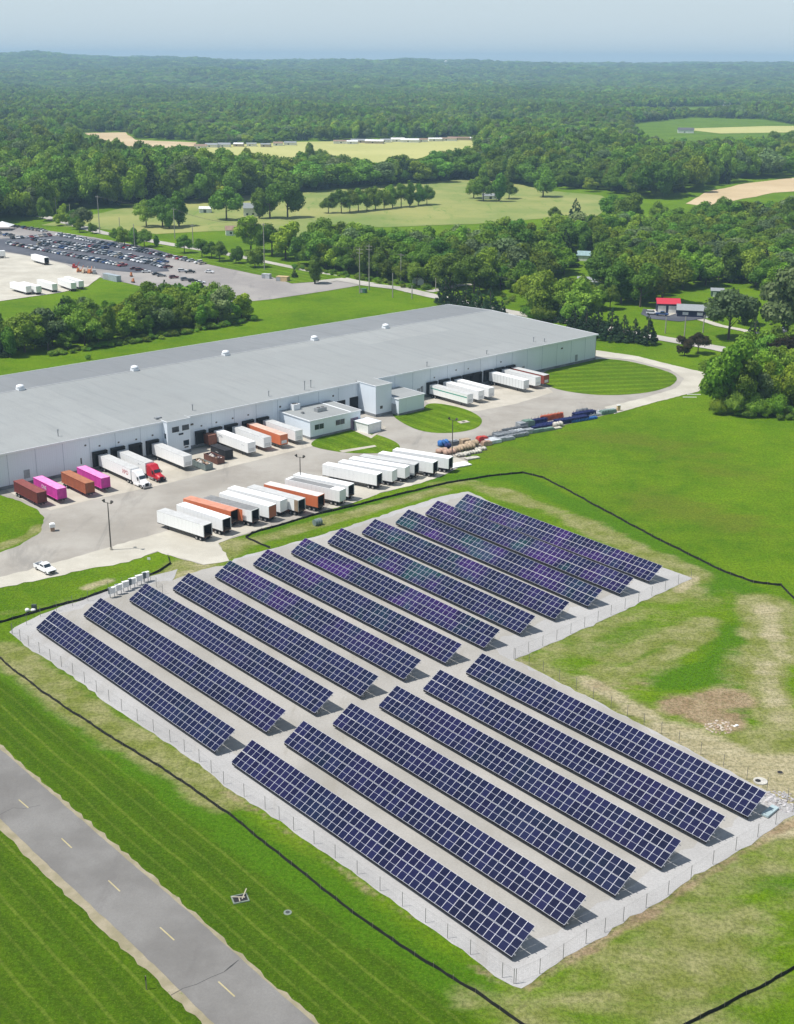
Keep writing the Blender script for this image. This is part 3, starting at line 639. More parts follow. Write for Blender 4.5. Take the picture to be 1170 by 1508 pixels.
window(258.7, 632.5, 2.2, 1.5, 2.6); window(273.5, 629.3, 2.2, 1.5, 2.6); window(266.8, 639, 1.5, .5, 2.6); window(274.6, 651.8, 1.8, 1.5, 2.6); window(275, 658, 1.3, .4, 2.6)
mb = MB(); mb.box(xa+.004, xa+.03, 1.0, 1.9, 4.9, 6.3); mb.build('side_window', glass_w, wh)
xa2, ya2 = wg(553.8, 570, EH); xb2, _ = wg(580, 566, EH); tower(xa2, xb2, max(3, ya2), EH+.2)
# open doors left of the second tower
for u, v, w, h_ in ((503,597,3.2,3.0),(523.5,595,4.4,4.6)):
    s_, z_ = wl(u, v, .05); mb = MB(); mb.box(s_-w/2, s_+w/2, .0, .06, max(.95, z_-h_/2), z_+h_/2); mb.build('cargo_door', dark_in, wh)
s_, z_ = wl(562, 599.5, ya2+.03); mb = MB(); mb.box(s_-.5, s_+.5, ya2, ya2+.06, z_-.5, z_+.4); mb.build('wall_vent', pole_m, wh)
# office annex
def annex(parent, c, zt, mw=wall_m, rm=roof_m, roofn='annex_roof', base=True, z0=.7):
    (x0, x1), (y0, y1) = c
    mb = MB(); mb.box(x0, x1, y0, y1, z0, zt-.1); mb.build('annex_wall', mw, parent)
    if base: mb = MB(); mb.box(x0-.05, x1+.05, y0, y1+.05, -.3, z0); mb.build('annex_base', found_m, parent)
    mb = MB(); mb.box(x0-.25, x1+.25, y0, y1+.25, zt-.1, zt+.14, 0); mb.box(x0, x1, y0, y1, zt+.14, zt+.16, 1); mb.build(roofn, [trim_m, rm], parent)
ZO = 5.4
pxA, pxB, pxC, pxD = wg(413,606,ZO), wg(487.7,590,ZO), wg(455.4,620,ZO), wg(530.8,605,ZO)
ox0, ox1 = (pxB[0]+pxD[0])/2, (pxA[0]+pxC[0])/2; oy1 = (pxC[1]+pxD[1])/2
annex(wh, ((ox0, ox1), (.05, oy1)), ZO)
for u, v in ((470.5,628.2),(501.3,621.4)):
    s_, z_ = wl(u, v, oy1)
    for k in (-1, 1):
        mb = MB(); mb.box(s_+k*.85-.78, s_+k*.85+.78, oy1, oy1+.05, z_-.75, z_+.75); f = mb.build('office_window', pole_m, wh)
        mb = MB(); mb.box(s_+k*.85-.7, s_+k*.85+.7, oy1+.02, oy1+.07, z_-.68, z_+.68); mb.build('pane', glass_w, f)
s_, z_ = wl(520, 617, oy1); mb = MB(); mb.box(s_-2.0, s_+.9, oy1, oy1+.06, .2, 3.6); mb.build('entrance', pm('plum_panel', (.25,.19,.27), .6), wh)
for u, v, w, d_, h_, mt in ((435,602.5,2.4,1.8,1.7,trim_m),(472,605,3.4,1.8,1.1,galv),(446,609,.8,.8,.5,galv)):
    x, y = wg(u, v, ZO+.2); mb = MB(); mb.box(x-w/2, x+w/2, y-d_/2, y+d_/2, ZO+.12, ZO+.12+h_); mb.cyl((x+w*.2,y,ZO+.12+h_), (x+w*.2,y,ZO+.2+h_), min(w,d_)*.32, n=12, mi=1); mb.cyl((x-w*.25,y,ZO+.12+h_), (x-w*.25,y,ZO+.2+h_), min(w,d_)*.28, n=12, mi=1)
    mb.build('air_conditioner', [mt, pole_m], wh)
x, y = wg(480,596,ZO); mb = MB(); mb.box(x-.25, x+.25, .2, oy1, ZO+.17, ZO+.22); mb.build('roof_seam', trim_m, wh)
e1, e2, e3 = wg(580,577.5,5.2), wg(603,584.6,5.2), wg(628,580.6,5.2)
annex(wh, ((e3[0], xb2-.05), (.05, max(e2[1], ya2+1.2))), 5.2)
s_, z_ = wl(586, 597, ya2+1); mb = MB(); xs_ = xb2; yy_ = max(e2[1], ya2+1.2)
mb.box(xs_-.04, xs_+.02, yy_-3.2, yy_-1.2, .2, 3.4); mb.build('annex_door', door_m, wh)
# white shed between office and drive
s1_, s2_, s3_ = g(522.5,619,3), g(543,624.6,3), g(557.8,619,3)
Ls = (s2_-s1_).length; Ws = (s3_-s2_).length; a_ = math.atan2((s2_-s1_).y, (s2_-s1_).x)
sh = thing('utility_shed', 'small flat white shed on the lawn beside the office annex', 'shed', (s1_.x, s1_.y, 0), a_)
mb = MB(); mb.box(0, Ls, 0, Ws, 0, 2.8); mb.build('wall', white_m, sh)
mb = MB(); mb.prism([(-.2,-.2),(Ls+.2,-.2),(Ls+.2,Ws+.2),(-.2,Ws+.2)], 2.8, 3.0); mb.add([(-.2,-.2,3.0),(Ls+.2,-.2,3.0),(Ls+.2,Ws+.2,3.0),(-.2,Ws+.2,3.0),(Ls/2,Ws/2,3.5)], [(0,1,4),(1,2,4),(2,3,4),(3,0,4)]); mb.build('roof', trim_m, sh)
mb = MB()
for x, y in ((0,0),(Ls,0),(Ls,Ws)): mb.box(x-.07, x+.07, y-.07, y+.07, 0, 2.82)
mb.build('corner_trim', door_m, sh)
# ------------------------------------------------------------ vehicles
rubber = pm('rubber', (.02,.02,.02), .85); steel_dk = pm('dark_chassis', (.035,.035,.038), .7); wood_floor = pm('trailer_floor', (.16,.11,.07), .8)
chrome = pm('wheel_metal', (.45,.45,.46), .35, .6); lampred = pm('red_lens', (.35,.02,.02), .4); orange_l = pm('amber_lens', (.6,.25,.03), .4)
wheel_me = {}
def wheel(parent, x, y, r=.51, w=.28, name='wheel'):
    k = (r, w)
    if k not in wheel_me:
        mb = MB(); mb.cyl((0,-w/2,0), (0,w/2,0), r, n=16); mb.cyl((0,-w/2-.02,0), (0,w/2+.02,0), r*.5, n=12, mi=1); wheel_me[k] = mb.mesh('wheel', [rubber, chrome])
    return put(name, wheel_me[k], parent, (x, y, r))
def side_mat(name, c, rib=1.2, amt=.12, dirt=.25):
    m, nt, b = mat_base(name); p = nt.obj(); s3 = nt.new('ShaderNodeSeparateXYZ'); nt.l.new(p, s3.inputs[0])
    fr = nt.math('ABSOLUTE', nt.math('SUBTRACT', nt.math('FRACT', nt.math('DIVIDE', s3.outputs[0], rib)), .5))
    cc = nt.mix(nt.math('MULTIPLY', nt.ramp(fr, .42, .49), amt), c, cl(c, .35))
    q = nt.mapping(p, sc=(1.0, 1.0, .3)); cc = nt.mix(nt.math('MULTIPLY', nt.ramp(nt.noise(q, .9, 6, .7), .5, .78), dirt), cc, cl(c, .55))
    nt.l.new(cc, b.inputs['Base Color']); b.inputs['Roughness'].default_value = .45
    bn = nt.new('ShaderNodeBump'); bn.inputs['Strength'].default_value = .5; bn.inputs['Distance'].default_value = .05
    nt.l.new(fr, bn.inputs['Height']); nt.l.new(bn.outputs[0], b.inputs['Normal']); return m
SM = {}
def sm(k, c, **kw):
    if k not in SM: SM[k] = side_mat(k, c, **kw)
    return SM[k]
WHITE, GREYR = (.86,.86,.85), (.50,.50,.50)
T_white = lambda: sm('trailer_white', WHITE); R_white = lambda: M('trailer_roof_white', (.84,.84,.83), .6, var=.05, dirt=.2); R_grey = lambda: M('trailer_roof_grey', (.52,.52,.51), .6, var=.08, dirt=.3)
R_dark = lambda: M('trailer_roof_dark', (.22,.22,.22), .7, dirt=.2)
T_orange = lambda: sm('trailer_orange', (.62,.17,.07), dirt=.3); R_orange = lambda: M('trailer_roof_orange', (.60,.26,.17), .6, dirt=.2)
def text_mesh(name, body, size, mat, parent, loc, rot, ext=.01):
    cu = bpy.data.curves.new(name, 'FONT'); cu.body = body; cu.size = size; cu.extrude = ext; cu.align_x = 'CENTER'; cu.align_y = 'CENTER'
    o = bpy.data.objects.new('tmp', cu); col.objects.link(o); dg = bpy.context.evaluated_depsgraph_get()
    me = bpy.data.meshes.new_from_object(o.evaluated_get(dg)); bpy.data.objects.remove(o); bpy.data.curves.remove(cu)
    me.materials.clear(); me.materials.append(mat); me.name = name
    q = put(name, me, parent, loc); q.rotation_euler = rot; return q
def trailer(label, pos, yaw, L=16.0, side=None, roof=None, rear='closed', rear_mat=None, group=None, name='semi_trailer', swing=0, roof_patch=None, Ht=4.1, Zf=1.25, dark_end=False):
    """local x: 0 = rear bumper, L = nose"""
    side = side or T_white(); roof = roof or R_white(); W = 1.3
    t = thing(name, label, 'trailer', (pos.x, pos.y, 0), yaw, group)
    mb = MB(); w = .06
    mb.box(0, L, -W, -W+w, Zf, Ht-.06); mb.box(0, L, W-w, W, Zf, Ht-.06); mb.box(L-w, L, -W+w, W-w, Zf, Ht-.06)
    mb.box(0, .12, -W-.01, -W+.10, Zf-.02, Ht); mb.box(0, .12, W-.10, W+.01, Zf-.02, Ht); mb.box(0, .12, -W+.10, W-.10, Ht-.16, Ht)
    mb.build('side_wall', side, t)
    mb = MB(); mb.box(0.12, L, -W-.01, W+.01, Ht-.06, Ht)
    mb.build('roof', roof, t)
    if roof_patch: mb = MB(); mb.box(roof_patch[0], roof_patch[1], -W+.15, W-.15, Ht+.002, Ht+.012); mb.build('roof_patch', R_dark(), t)
    mb = MB(); mb.box(0, L-.1, -W+w, W-w, Zf-.12, Zf+.03); mb.build('floor', wood_floor, t)
    mb = MB(); mb.box(.02, L-.02, -W-.015, -W+.03, Zf-.16, Zf+.0); mb.box(.02, L-.02, W-.03, W+.015, Zf-.16, Zf+.0)
    mb.box(.3, 6.0, -.55, -.40, .85, Zf-.12); mb.box(.3, 6.0, .40, .55, .85, Zf-.12); mb.box(-.05, .08, -1.1, 1.1, .5, .62); mb.box(-.02, .05, -.7, -.6, .6, Zf); mb.box(-.02, .05, .6, .7, .6, Zf)
    mb.box(L-1.6, L-.4, -.5, .5, Zf-.3, Zf-.12); mb.cyl((1.3,-1.0,.51), (1.3,1.0,.51), .07, n=8); mb.cyl((2.6,-1.0,.51), (2.6,1.0,.51), .07, n=8)
    mb.build('chassis', steel_dk, t)
    for x in (1.3, 2.6):
        for s_ in (-1, 1):
            wheel(t, x, s_*1.12); wheel(t, x, s_*.78)
    for s_ in (-1, 1): mb = MB(); mb.box(L-3.2, L-3.05, s_*.85-.07, s_*.85+.07, .05, Zf-.1); mb.box(L-3.35, L-2.9, s_*.85-.15, s_*.85+.15, 0, .06); mb.build('landing_leg', steel_dk, t)
    if rear == 'open':
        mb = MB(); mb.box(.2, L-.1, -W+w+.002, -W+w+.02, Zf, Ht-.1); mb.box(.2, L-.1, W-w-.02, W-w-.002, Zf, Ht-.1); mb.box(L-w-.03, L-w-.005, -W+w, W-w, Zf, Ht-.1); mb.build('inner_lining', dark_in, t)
        for s_ in (-1, 1):
            if swing == s_: mb = MB(); mb.box(-1.2, 0, s_*W-.03, s_*W+.03, Zf, Ht-.1)
            else: mb = MB(); mb.box(.05, 1.25, s_*(W+.04)-.025, s_*(W+.04)+.025, Zf+.02, Ht-.1)
            mb.build('rear_door', rear_mat or side, t)
    else:
        for s_ in (-1, 1):
            mb = MB(); y0, y1 = sorted((s_*.01, s_*(W-.1))); mb.box(-.03, .03, y0, y1, Zf, Ht-.16)
            for k in (.35, .95): mb.box(-.06, -.03, s_*k-.02, s_*k+.02, Zf, Ht-.2)
            mb.build('rear_door', rear_mat or side, t)
    for s_ in (-1, 1): mb = MB(); mb.box(-.05, .0, s_*1.0-.1, s_*1.0+.1, Zf-.14, Zf-.04); mb.build('tail_light', lampred, t)
    # nose details: reefer style fairing, corner radius strips
    mb = MB(); mb.box(L, L+.04, -.9, .9, Zf+.3, Zf+1.2); mb.build('nose_plate', M('nose_plate', (.62,.62,.62), .5), t)
    return t
line = [((231,752),(300,773.7)),((260,743),(328,765)),((281,737),(340,753)),((300,733),(371,752)),((323,726),(396,746)),((332,718),(413,738)),((364,717),(439.5,737)),((388.6,712.6),(468.5,731)),((417.7,705),(500.5,723)),((431,699),(513.6,715.5)),
  ((471.4,683),(555.4,699.4)),((498,680),(578,694)),((512,675),(597,689)),((529,671.7),(611,684.6)),((554,667),(638.5,681.5)),((575,662),(661.5,675.4))]
rust_end = lambda: sm('rust_orange_door', (.42,.13,.07))
spec = [dict(side=T_white(), roof=R_grey(), rear='open', lab='white open trailer with a grey roof at the left end of the line'),
 dict(roof=R_white(), rear='open', lab='white open trailer with a white roof, second from the left end of the line'),
 dict(side=T_orange(), roof=R_orange(), rear='open', swing=-1, lab='orange roofed trailer with one rear door swung out'),
 dict(roof=R_dark(), rear='open', lab='white open trailer with a dark charcoal roof'),
 dict(roof=R_white(), rear='closed', rear_mat=rust_end(), lab='white trailer with closed rust orange rear doors'),
 dict(roof=R_white(), rear='closed', lab='white closed trailer between the rust doored trailer and the brown framed one'),
 dict(roof=R_grey(), rear='open', rear_mat=M('tan_door', (.30,.22,.15), .7), lab='white open trailer with grey roof and brown rear frame left of the orange one'),
 dict(side=T_orange(), roof=M('trailer_roof_pinkish', (.72,.62,.58), .6, dirt=.2), rear='open', lab='orange sided open trailer with a pale roof'),
 dict(roof=R_white(), roof_patch=(3, 15.6), rear='closed', lab='white closed trailer with a long dark patch on its roof'),
 dict(roof=R_white(), rear='open', lab='white open trailer right of the one with the patched roof'),
 dict(roof=R_white(), rear='open', lab='white open trailer with small side lettering, starting the right hand group'),
 dict(roof=R_white(), rear='closed', lab='white closed trailer, second in the right hand group'),
 dict(roof=R_white(), rear='closed', lab='white closed trailer, third in the right hand group'),
 dict(roof=R_grey(), side=sm('trailer_grey', (.60,.61,.62)), rear='open', lab='grey roofed trailer in the right hand group'),
 dict(roof=R_white(), rear='open', lab='white open trailer, second from the right end of the line'),
 dict(roof=R_white(), rear='open', lab='white open trailer at the right end of the line beside the white sheet')]
for (a, b_), sp in zip(line, spec):
    P, Q = g(*a, 4.1), g(*b_, 4.1); d = (Q-P); d.z = 0; L = min(16.6, max(15.2, d.length)); d.normalize(); lat = Vector((-d.y, d.x, 0))
    C = Q+lat*1.3; lab = sp.pop('lab'); t = trailer(lab, C, math.atan2(-d.y, -d.x), L=L, group='trailers parked in the yard line', **sp)
    if 'small side lettering' in lab: text_mesh('lettering', 'TRANSPORT'[:0] or '— — —', .5, M('grey_ink', (.3,.3,.32), .6), t, (L-3.5, 1.31, 3.3), (R(90), 0, R(180)))
# docked trailers: rear at the wall, nose towards the yard
OUT = Vector((.667, -.745, 0)); SID = Vector((.745, .667, 0)); YAW = math.atan2(OUT.y, OUT.x)
def docked(label, q, L=16.0, gap=.95, **kw):
    Q = g(*q, kw.get('Ht', 4.1)); C = Q+SID*1.3; p = iv @ Vector((C.x, C.y, 0)); back = WO+Vector((0,0,0))
    rear = C-OUT*(p.y-gap) if gap is not None else C-OUT*L
    LL = (C-rear).length; 
    return trailer(label, rear, YAW, L=LL, group='trailers backed up to the docks', **kw), LL
def mark(t, L, body, size, c, x, z=2.9):
    text_mesh('lettering', body, size, M('ink_'+c[0], c[1], .6), t, (x, -1.315, z), (R(90), 0, 0))
dk1, l1 = docked('white trailer with XPO lettering, hitched to the white tractor', (192,691), roof=R_grey()); mark(dk1, l1, 'XPO', 1.5, ('red', (.40,.01,.02)), l1-2.6, 2.7)
dk2, l2 = docked('white trailer hitched to the red tractor', (214,682), roof=R_grey()); mark(dk2, l2, '»—', .9, ('grey', (.3,.32,.36)), l2-3.0, 3.2)
docked('white trailer docked left of the stair tower', (270.5,672.6), roof=R_grey())
t_, l_ = docked('white docked trailer beside the black container with rear logo', (365,652.4)); mark(t_, l_, 'OMA', 1.1, ('grey', (.3,.32,.36)), 3.0, 3.2); mark(t_, l_, '•—', .9, ('grey', (.3,.32,.36)), l_-2.2, 3.0)
docked('white docked trailer left of the orange one', (388.6,645), roof=R_grey())
docked('orange trailer backed to a dock', (413,641), side=T_orange(), roof=M('trailer_roof_orange2', (.66,.45,.36), .6, dirt=.2), rear='closed')
docked('white trailer docked beside the office annex', (435,635), roof=R_grey())
t_, l_ = docked('white trailer with a green side stripe', (688.6,581.5), roof=R_grey())
mb = MB(); mb.box(.4, l_-.2, -1.318, -1.305, 3.0, 3.3); mb.build('stripe', M('green_stripe', (.02,.30,.22), .5), t_)
docked('white docked trailer next to the green striped one', (705,576)); docked('third white trailer from the left at the right docks', (720,572))
docked('white ribbed trailer at the right docks', (771.7,560.6), side=sm('trailer_ribbed', (.72,.74,.74), rib=1.35, amt=.6))
docked('white trailer between the ribbed trailer and the brown ended one', (789,556), roof=R_grey())
docked('grey roofed trailer with a brown nose, last at the right docks', (801.5,553), roof=R_grey(), side=sm('trailer_brown', (.28,.07,.05)))
# containers on chassis near the wall
def container(label, q, L, c, ctop, mark_=None, Ht=3.9, Zf=1.2, chassis=True, out0=None, name='shipping_container'):
    Q = g(*q, Ht); C = Q+SID*1.22; rear = C-OUT*L
    t = thing(name, label, 'container', (rear.x, rear.y, 0), YAW, 'containers by the warehouse wall')
    mb = MB(); n = int(L/.28); W = 1.22; pts = []
    for i in range(n+1):
        x = i*L/n; pts.append((x, .0 if i % 2 else .05))
    for s_ in (-1, 1):
        vs = [(x, s_*(W-o), z) for z in (Zf+.12, Ht-.12) for x, o in pts]; k = len(pts)
        mb.add(vs, [((i, i+1, k+i+1, k+i) if s_ < 0 else (i, k+i, k+i+1, i+1)) for i in range(k-1)])
        mb.box(0, L, s_*W-.05, s_*W+.05, Zf, Zf+.13); mb.box(0, L, s_*W-.05, s_*W+.05, Ht-.13, Ht)
    mb.box(0, .12, -W+.05, W-.05, Zf, Ht-.02)
    for s_ in (-1, 1):
        mb.box(L-.14, L+.01, s_*W-.07, s_*W+.07, Zf, Ht)
    mb.box(.1, L-.05, -W+.05, W-.05, Zf, Zf+.1)
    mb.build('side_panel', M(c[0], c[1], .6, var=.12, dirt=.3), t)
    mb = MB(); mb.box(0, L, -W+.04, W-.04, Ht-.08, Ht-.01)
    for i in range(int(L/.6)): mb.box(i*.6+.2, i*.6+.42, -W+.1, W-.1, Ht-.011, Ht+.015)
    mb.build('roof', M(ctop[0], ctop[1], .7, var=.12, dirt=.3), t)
    for s_ in (-1, 1):
        mb = MB(); y0, y1 = sorted((s_*.01, s_*(W-.06))); mb.box(L-.06, L-.01, y0, y1, Zf+.05, Ht-.05)
        for k in (.35, .9): mb.cyl((L+.02, s_*k, Zf+.05), (L+.02, s_*k, Ht-.08), .025, n=6)
        mb.build('door', M(c[0]+'_door', cl(c[1], .85), .6, var=.15, dirt=.3), t)
    if chassis:
        mb = MB(); mb.box(-.2, L+.3, -.5, -.35, .75, Zf-.02); mb.box(-.2, L+.3, .35, .5, .75, Zf-.02)
        for x in (.1, L/2, L+.1): mb.box(x-.1, x+.1, -W, W, Zf-.16, Zf-.02)
        for s_ in (-1, 1): mb.box(L-2.6, L-2.45, s_*.8-.07, s_*.8+.07, .03, Zf-.1)
        mb.build('chassis', steel_dk, t)
        for x in (1.0, 2.3):
            for s_ in (-1, 1): wheel(t, x, s_*1.0)
    if mark_: text_mesh('lettering', mark_, 1.25, M('ink_white', (.8,.8,.8), .6), t, (L*.45, -W-.012, (Zf+Ht)/2+.15), (R(90), 0, 0))
    return t
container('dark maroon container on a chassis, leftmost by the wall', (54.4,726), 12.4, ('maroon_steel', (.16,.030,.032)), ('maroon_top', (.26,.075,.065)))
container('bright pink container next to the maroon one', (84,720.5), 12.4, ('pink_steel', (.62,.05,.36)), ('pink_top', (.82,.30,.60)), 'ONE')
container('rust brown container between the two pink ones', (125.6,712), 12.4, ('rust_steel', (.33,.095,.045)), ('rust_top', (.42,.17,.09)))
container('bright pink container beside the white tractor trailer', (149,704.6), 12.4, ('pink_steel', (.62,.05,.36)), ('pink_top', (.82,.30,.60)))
container('small brown compactor box set against the wall', (308,641.5), 5.6, ('brown_steel', (.22,.085,.055)), ('brown_top', (.27,.12,.08)), Ht=3.6, Zf=.9, chassis=False, name='compactor_box')
container('black roll off container below the brown compactor', (332,664), 7.2, ('black_steel', (.02,.02,.024)), ('black_top', (.028,.028,.032)), '—', Ht=2.7, Zf=.15, chassis=False, name='roll_off_container')
def dumpster(label, q, L, c, junk):
    Q = g(*q, 1.7); C = Q+SID*1.2; rear = C-OUT*L; t = thing('open_dumpster', label, 'dumpster', (rear.x, rear.y, 0), YAW, 'open dumpsters by the docks'); W = 1.2; Ht = 1.75
    mb = MB(); mb.box(0, L, -W, -W+.06, .15, Ht); mb.box(0, L, W-.06, W, .15, Ht); mb.box(0, .06, -W+.06, W-.06, .15, Ht); mb.box(L-.06, L, -W+.06, W-.06, .15, Ht); mb.box(.06, L-.06, -W+.06, W-.06, .15, .25)
    x = .4
    while x < L: mb.box(x, x+.1, -W-.08, -W, .15, Ht-.05); mb.box(x, x+.1, W, W+.08, .15, Ht-.05); x += .75
    mb.box(0, L, -W-.08, -W+.08, Ht-.05, Ht+.06); mb.box(0, L, W-.08, W+.08, Ht-.05, Ht+.06); mb.build('bin', c, t)
    mb = MB(); rr = random.Random(int(L*100))
    for k in range(22):
        x, y = rr.uniform(.7, L-.7), rr.uniform(-.8, .8); s_ = rr.uniform(.25, .6); T = Matrix.Translation((x, y, 1.35+rr.uniform(0, .45))) @ Euler((rr.uniform(-.6, .6), rr.uniform(-.6, .6), rr.uniform(0, 3))).to_matrix().to_4x4()
        mb.box(-s_, s_, -s_*.6, s_*.6, -.12, .12, rr.randrange(3), T)
    mb.box(.1, L-.1, -1.1, 1.1, .3, 1.2, 1); o = mb.build('scrap', junk, t); o['kind'] = 'stuff'
junkm = [pm('scrap_wood', (.33,.22,.14), .8), pm('scrap_dark', (.07,.04,.05), .8), pm('scrap_pale', (.6,.55,.5), .8)]
dumpster('grey green open dumpster full of scrap', (302.5,685), 6.4, pm('grey_green_steel', (.20,.24,.23), .6, dirt=.4), [junkm[1], junkm[0], junkm[2]])
dumpster('rusty brown open dumpster full of pale scrap', (320,676), 6.4, pm('rusty_brown_steel', (.16,.07,.05), .7, dirt=.3), junkm)
def tractor(label, pos, yaw, c):
    t = thing('semi_truck', label, 'truck', (pos.x, pos.y, 0), yaw, 'semi trucks at the docks')
    pc = M('cab_'+c[0], c[1], .3, var=.03, spec=.6)
    def loft(mb, rings, mi=0):
        n = len(rings[0])
        for A, B in zip(rings[:-1], rings[1:]): mb.add(A+B, [(i, (i+1) % n, n+(i+1) % n, n+i)[::-1] for i in range(n)], mi)
        mb.add(rings[0], [tuple(range(n))], mi); mb.add(rings[-1], [tuple(range(n))[::-1]], mi)
    def ring(x, w, z0, z1, ch=.18): return [(x,-w,z0),(x,w,z0),(x,w,z1-ch),(x,w-ch,z1),(x,-w+ch,z1),(x,-w,z1-ch)]
    mb = MB(); loft(mb, [ring(1.3,1.22,1.0,3.6), ring(1.5,1.24,1.0,3.95), ring(2.9,1.22,.9,3.95), ring(3.5,1.15,.9,3.45,.25), ring(4.15,1.05,.9,2.95,.25), ring(4.6,1.0,.9,2.15,.2)]); mb.build('cab', pc, t)
    mb = MB(); loft(mb, [ring(4.6,.95,.75,2.1,.25), ring(5.6,.85,.7,1.95,.28), ring(6.35,.75,.65,1.65,.3), ring(6.5,.7,.65,1.5,.3)]); mb.build('hood', pc, t)
    for s_ in (-1, 1):
        mb = MB(); loft(mb, [ring(4.9, .01, .75, .8, .001) and [(4.75, s_*.8-.33, .8),(4.75, s_*.8+.4, .8),(4.75, s_*.8+.4, 1.2),(4.75, s_*.8+.3, 1.35),(4.75, s_*.8-.3, 1.35),(4.75, s_*.8-.33, 1.2)], [(5.5, s_*.8-.33, 1.0),(5.5, s_*.8+.4, 1.0),(5.5, s_*.8+.4, 1.35),(5.5, s_*.8+.3, 1.5),(5.5, s_*.8-.3, 1.5),(5.5, s_*.8-.33, 1.35)],
             [(6.3, s_*.8-.33, .65),(6.3, s_*.8+.35, .65),(6.3, s_*.8+.35, 1.1),(6.3, s_*.8+.25, 1.25),(6.3, s_*.8-.3, 1.25),(6.3, s_*.8-.33, 1.1)]]); mb.build('fender', pc, t)
        mb = MB(); mb.box(6.32, 6.42, s_*.85-.16, s_*.85+.16, .85, 1.1); mb.build('headlight', chrome, t)
        mb = MB(); mb.box(3.62, 4.25, s_*1.16-.03, s_*1.16+.03, 2.1, 2.75); mb.build('side_window', glass_w, t)
        mb = MB(); mb.box(1.9, 4.4, s_*1.15-.12, s_*1.15+.12, .45, .95); mb.build('side_step', chrome if c[0] == 'red' else pc, t)
        mb = MB(); mb.box(4.35, 4.5, s_*1.35-.1, s_*1.35+.1, 1.9, 2.5); mb.bar((4.3, s_*1.0, 2.2), (4.4, s_*1.35, 2.2), .04); mb.build('mirror', steel_dk, t)
    mb = MB(); mb.add([(4.22,-.9,2.9),(4.22,.9,2.9),(4.66,.88,2.2),(4.66,-.88,2.2),(4.0,-.85,2.85),(4.0,.85,2.85),(4.5,.85,2.1),(4.5,-.85,2.1)], [(0,3,2,1),(0,1,5,4),(0,4,7,3),(1,2,6,5),(3,7,6,2)]); mb.build('windshield', glass_w, t)
    mb = MB(); mb.box(6.45, 6.58, -.5, .5, .75, 1.45); mb.build('grille', dark_in, t)
    mb = MB(); mb.box(6.3, 6.7, -1.1, 1.1, .35, .72); mb.build('bumper', dark_in if c[0] == 'red' else chrome, t)
    mb = MB(); mb.box(-2.2, 6.2, -.45, -.3, .65, .95); mb.box(-2.2, 6.2, .3, .45, .65, .95); mb.box(-.6, .6, -.5, .5, .95, 1.12); mb.build('chassis', steel_dk, t)
    for x in (-.65, .65):
        for s_ in (-1, 1): wheel(t, x, s_*1.1); wheel(t, x, s_*.78)
    for s_ in (-1, 1): wheel(t, 5.55, s_*1.02)
    return t
for q, lb, c, k in (((192,691), 'white sleeper semi truck with a dark grille at the docks', ('white', (.80,.80,.80)), .2), ((214,682), 'red sleeper semi truck at the docks', ('red', (.50,.015,.03)), .2)):
    C = g(*q, 4.1)+SID*1.3; C.z = 0; tractor(lb, C-OUT*.9, YAW, c)
def pickup(label, a, b_, c):
    P, Q = g(*a), g(*b_); d = (Q-P).normalized(); t = thing('pickup_truck', label, 'pickup truck', (P.x, P.y, 0), math.atan2(d.y, d.x))
    W = .98; pc = M('paint_'+c[0], c[1], .3, var=.03, spec=.6); L = 5.9
    mb = MB(); prof = [(0,.55),(0,1.2),(.05,1.25),(1.9,1.25),(1.9,1.28),(2.05,1.8),(2.3,1.92),(3.4,1.93),(3.75,1.85),(4.25,1.3),(5.5,1.18),(5.85,1.0),(5.9,.6),(5.3,.45),(.4,.5)]
    bed = [(0,.5),(1.95,.5),(1.95,1.25),(0,1.25)]
    front = [(1.95,.5),(5.4,.45),(5.9,.6),(5.85,1.0),(5.5,1.16),(4.3,1.28),(1.95,1.28)]; cab = [(1.98,1.28),(4.3,1.28),(3.7,1.88),(3.35,1.95),(2.35,1.95),(2.1,1.85)]
    mb.prism(front, -W, W, axis='y'); mb.build('body', pc, t)
    mb = MB(); mb.box(0, 1.95, -W, -W+.12, .5, 1.3); mb.box(0, 1.95, W-.12, W, .5, 1.3); mb.box(0, .08, -W+.12, W-.12, .5, 1.28); mb.box(.08, 1.95, -W+.12, W-.12, .5, .7); mb.build('bed', pc, t)
    mb = MB(); mb.box(.1, 1.9, -W+.13, W-.13, .7, .72); mb.build('bed_liner', dark_in, t)
    mb = MB(); mb.prism(cab, -W+.16, W-.16, axis='y'); mb.build('cab', pc, t)
    for s_ in (-1, 1): mb = MB(); mb.prism([(2.3,1.38),(3.95,1.36),(3.6,1.82),(2.4,1.84)], *sorted((s_*(W-.17), s_*(W-.14))), axis='y'); mb.build('side_window', glass_w, t)
    mb = MB(); mb.add([(4.27,-.76,1.34),(4.27,.76,1.34),(3.74,.7,1.87),(3.74,-.7,1.87),(4.2,-.7,1.3),(4.2,.7,1.3),(3.68,.66,1.84),(3.68,-.66,1.84)], [(0,1,2,3),(1,5,6,2),(4,0,3,7),(3,2,6,7)]); mb.build('windshield', glass_w, t)
    mb = MB(); mb.box(5.86, 5.95, -.6, .6, .65, .95); mb.build('grille', dark_in, t)
    for s_ in (-1, 1): mb = MB(); mb.box(5.75, 5.92, s_*.8-.14, s_*.8+.14, .78, 1.0); mb.build('headlight', chrome, t)
    for x in (1.15, 4.85):
        for s_ in (-1, 1): wheel(t, x, s_*(W-.12), .40, .26)
pickup('white pickup truck parked on the gravel drive at left', (56,836), (78,847), ('white', (.82,.82,.82)))

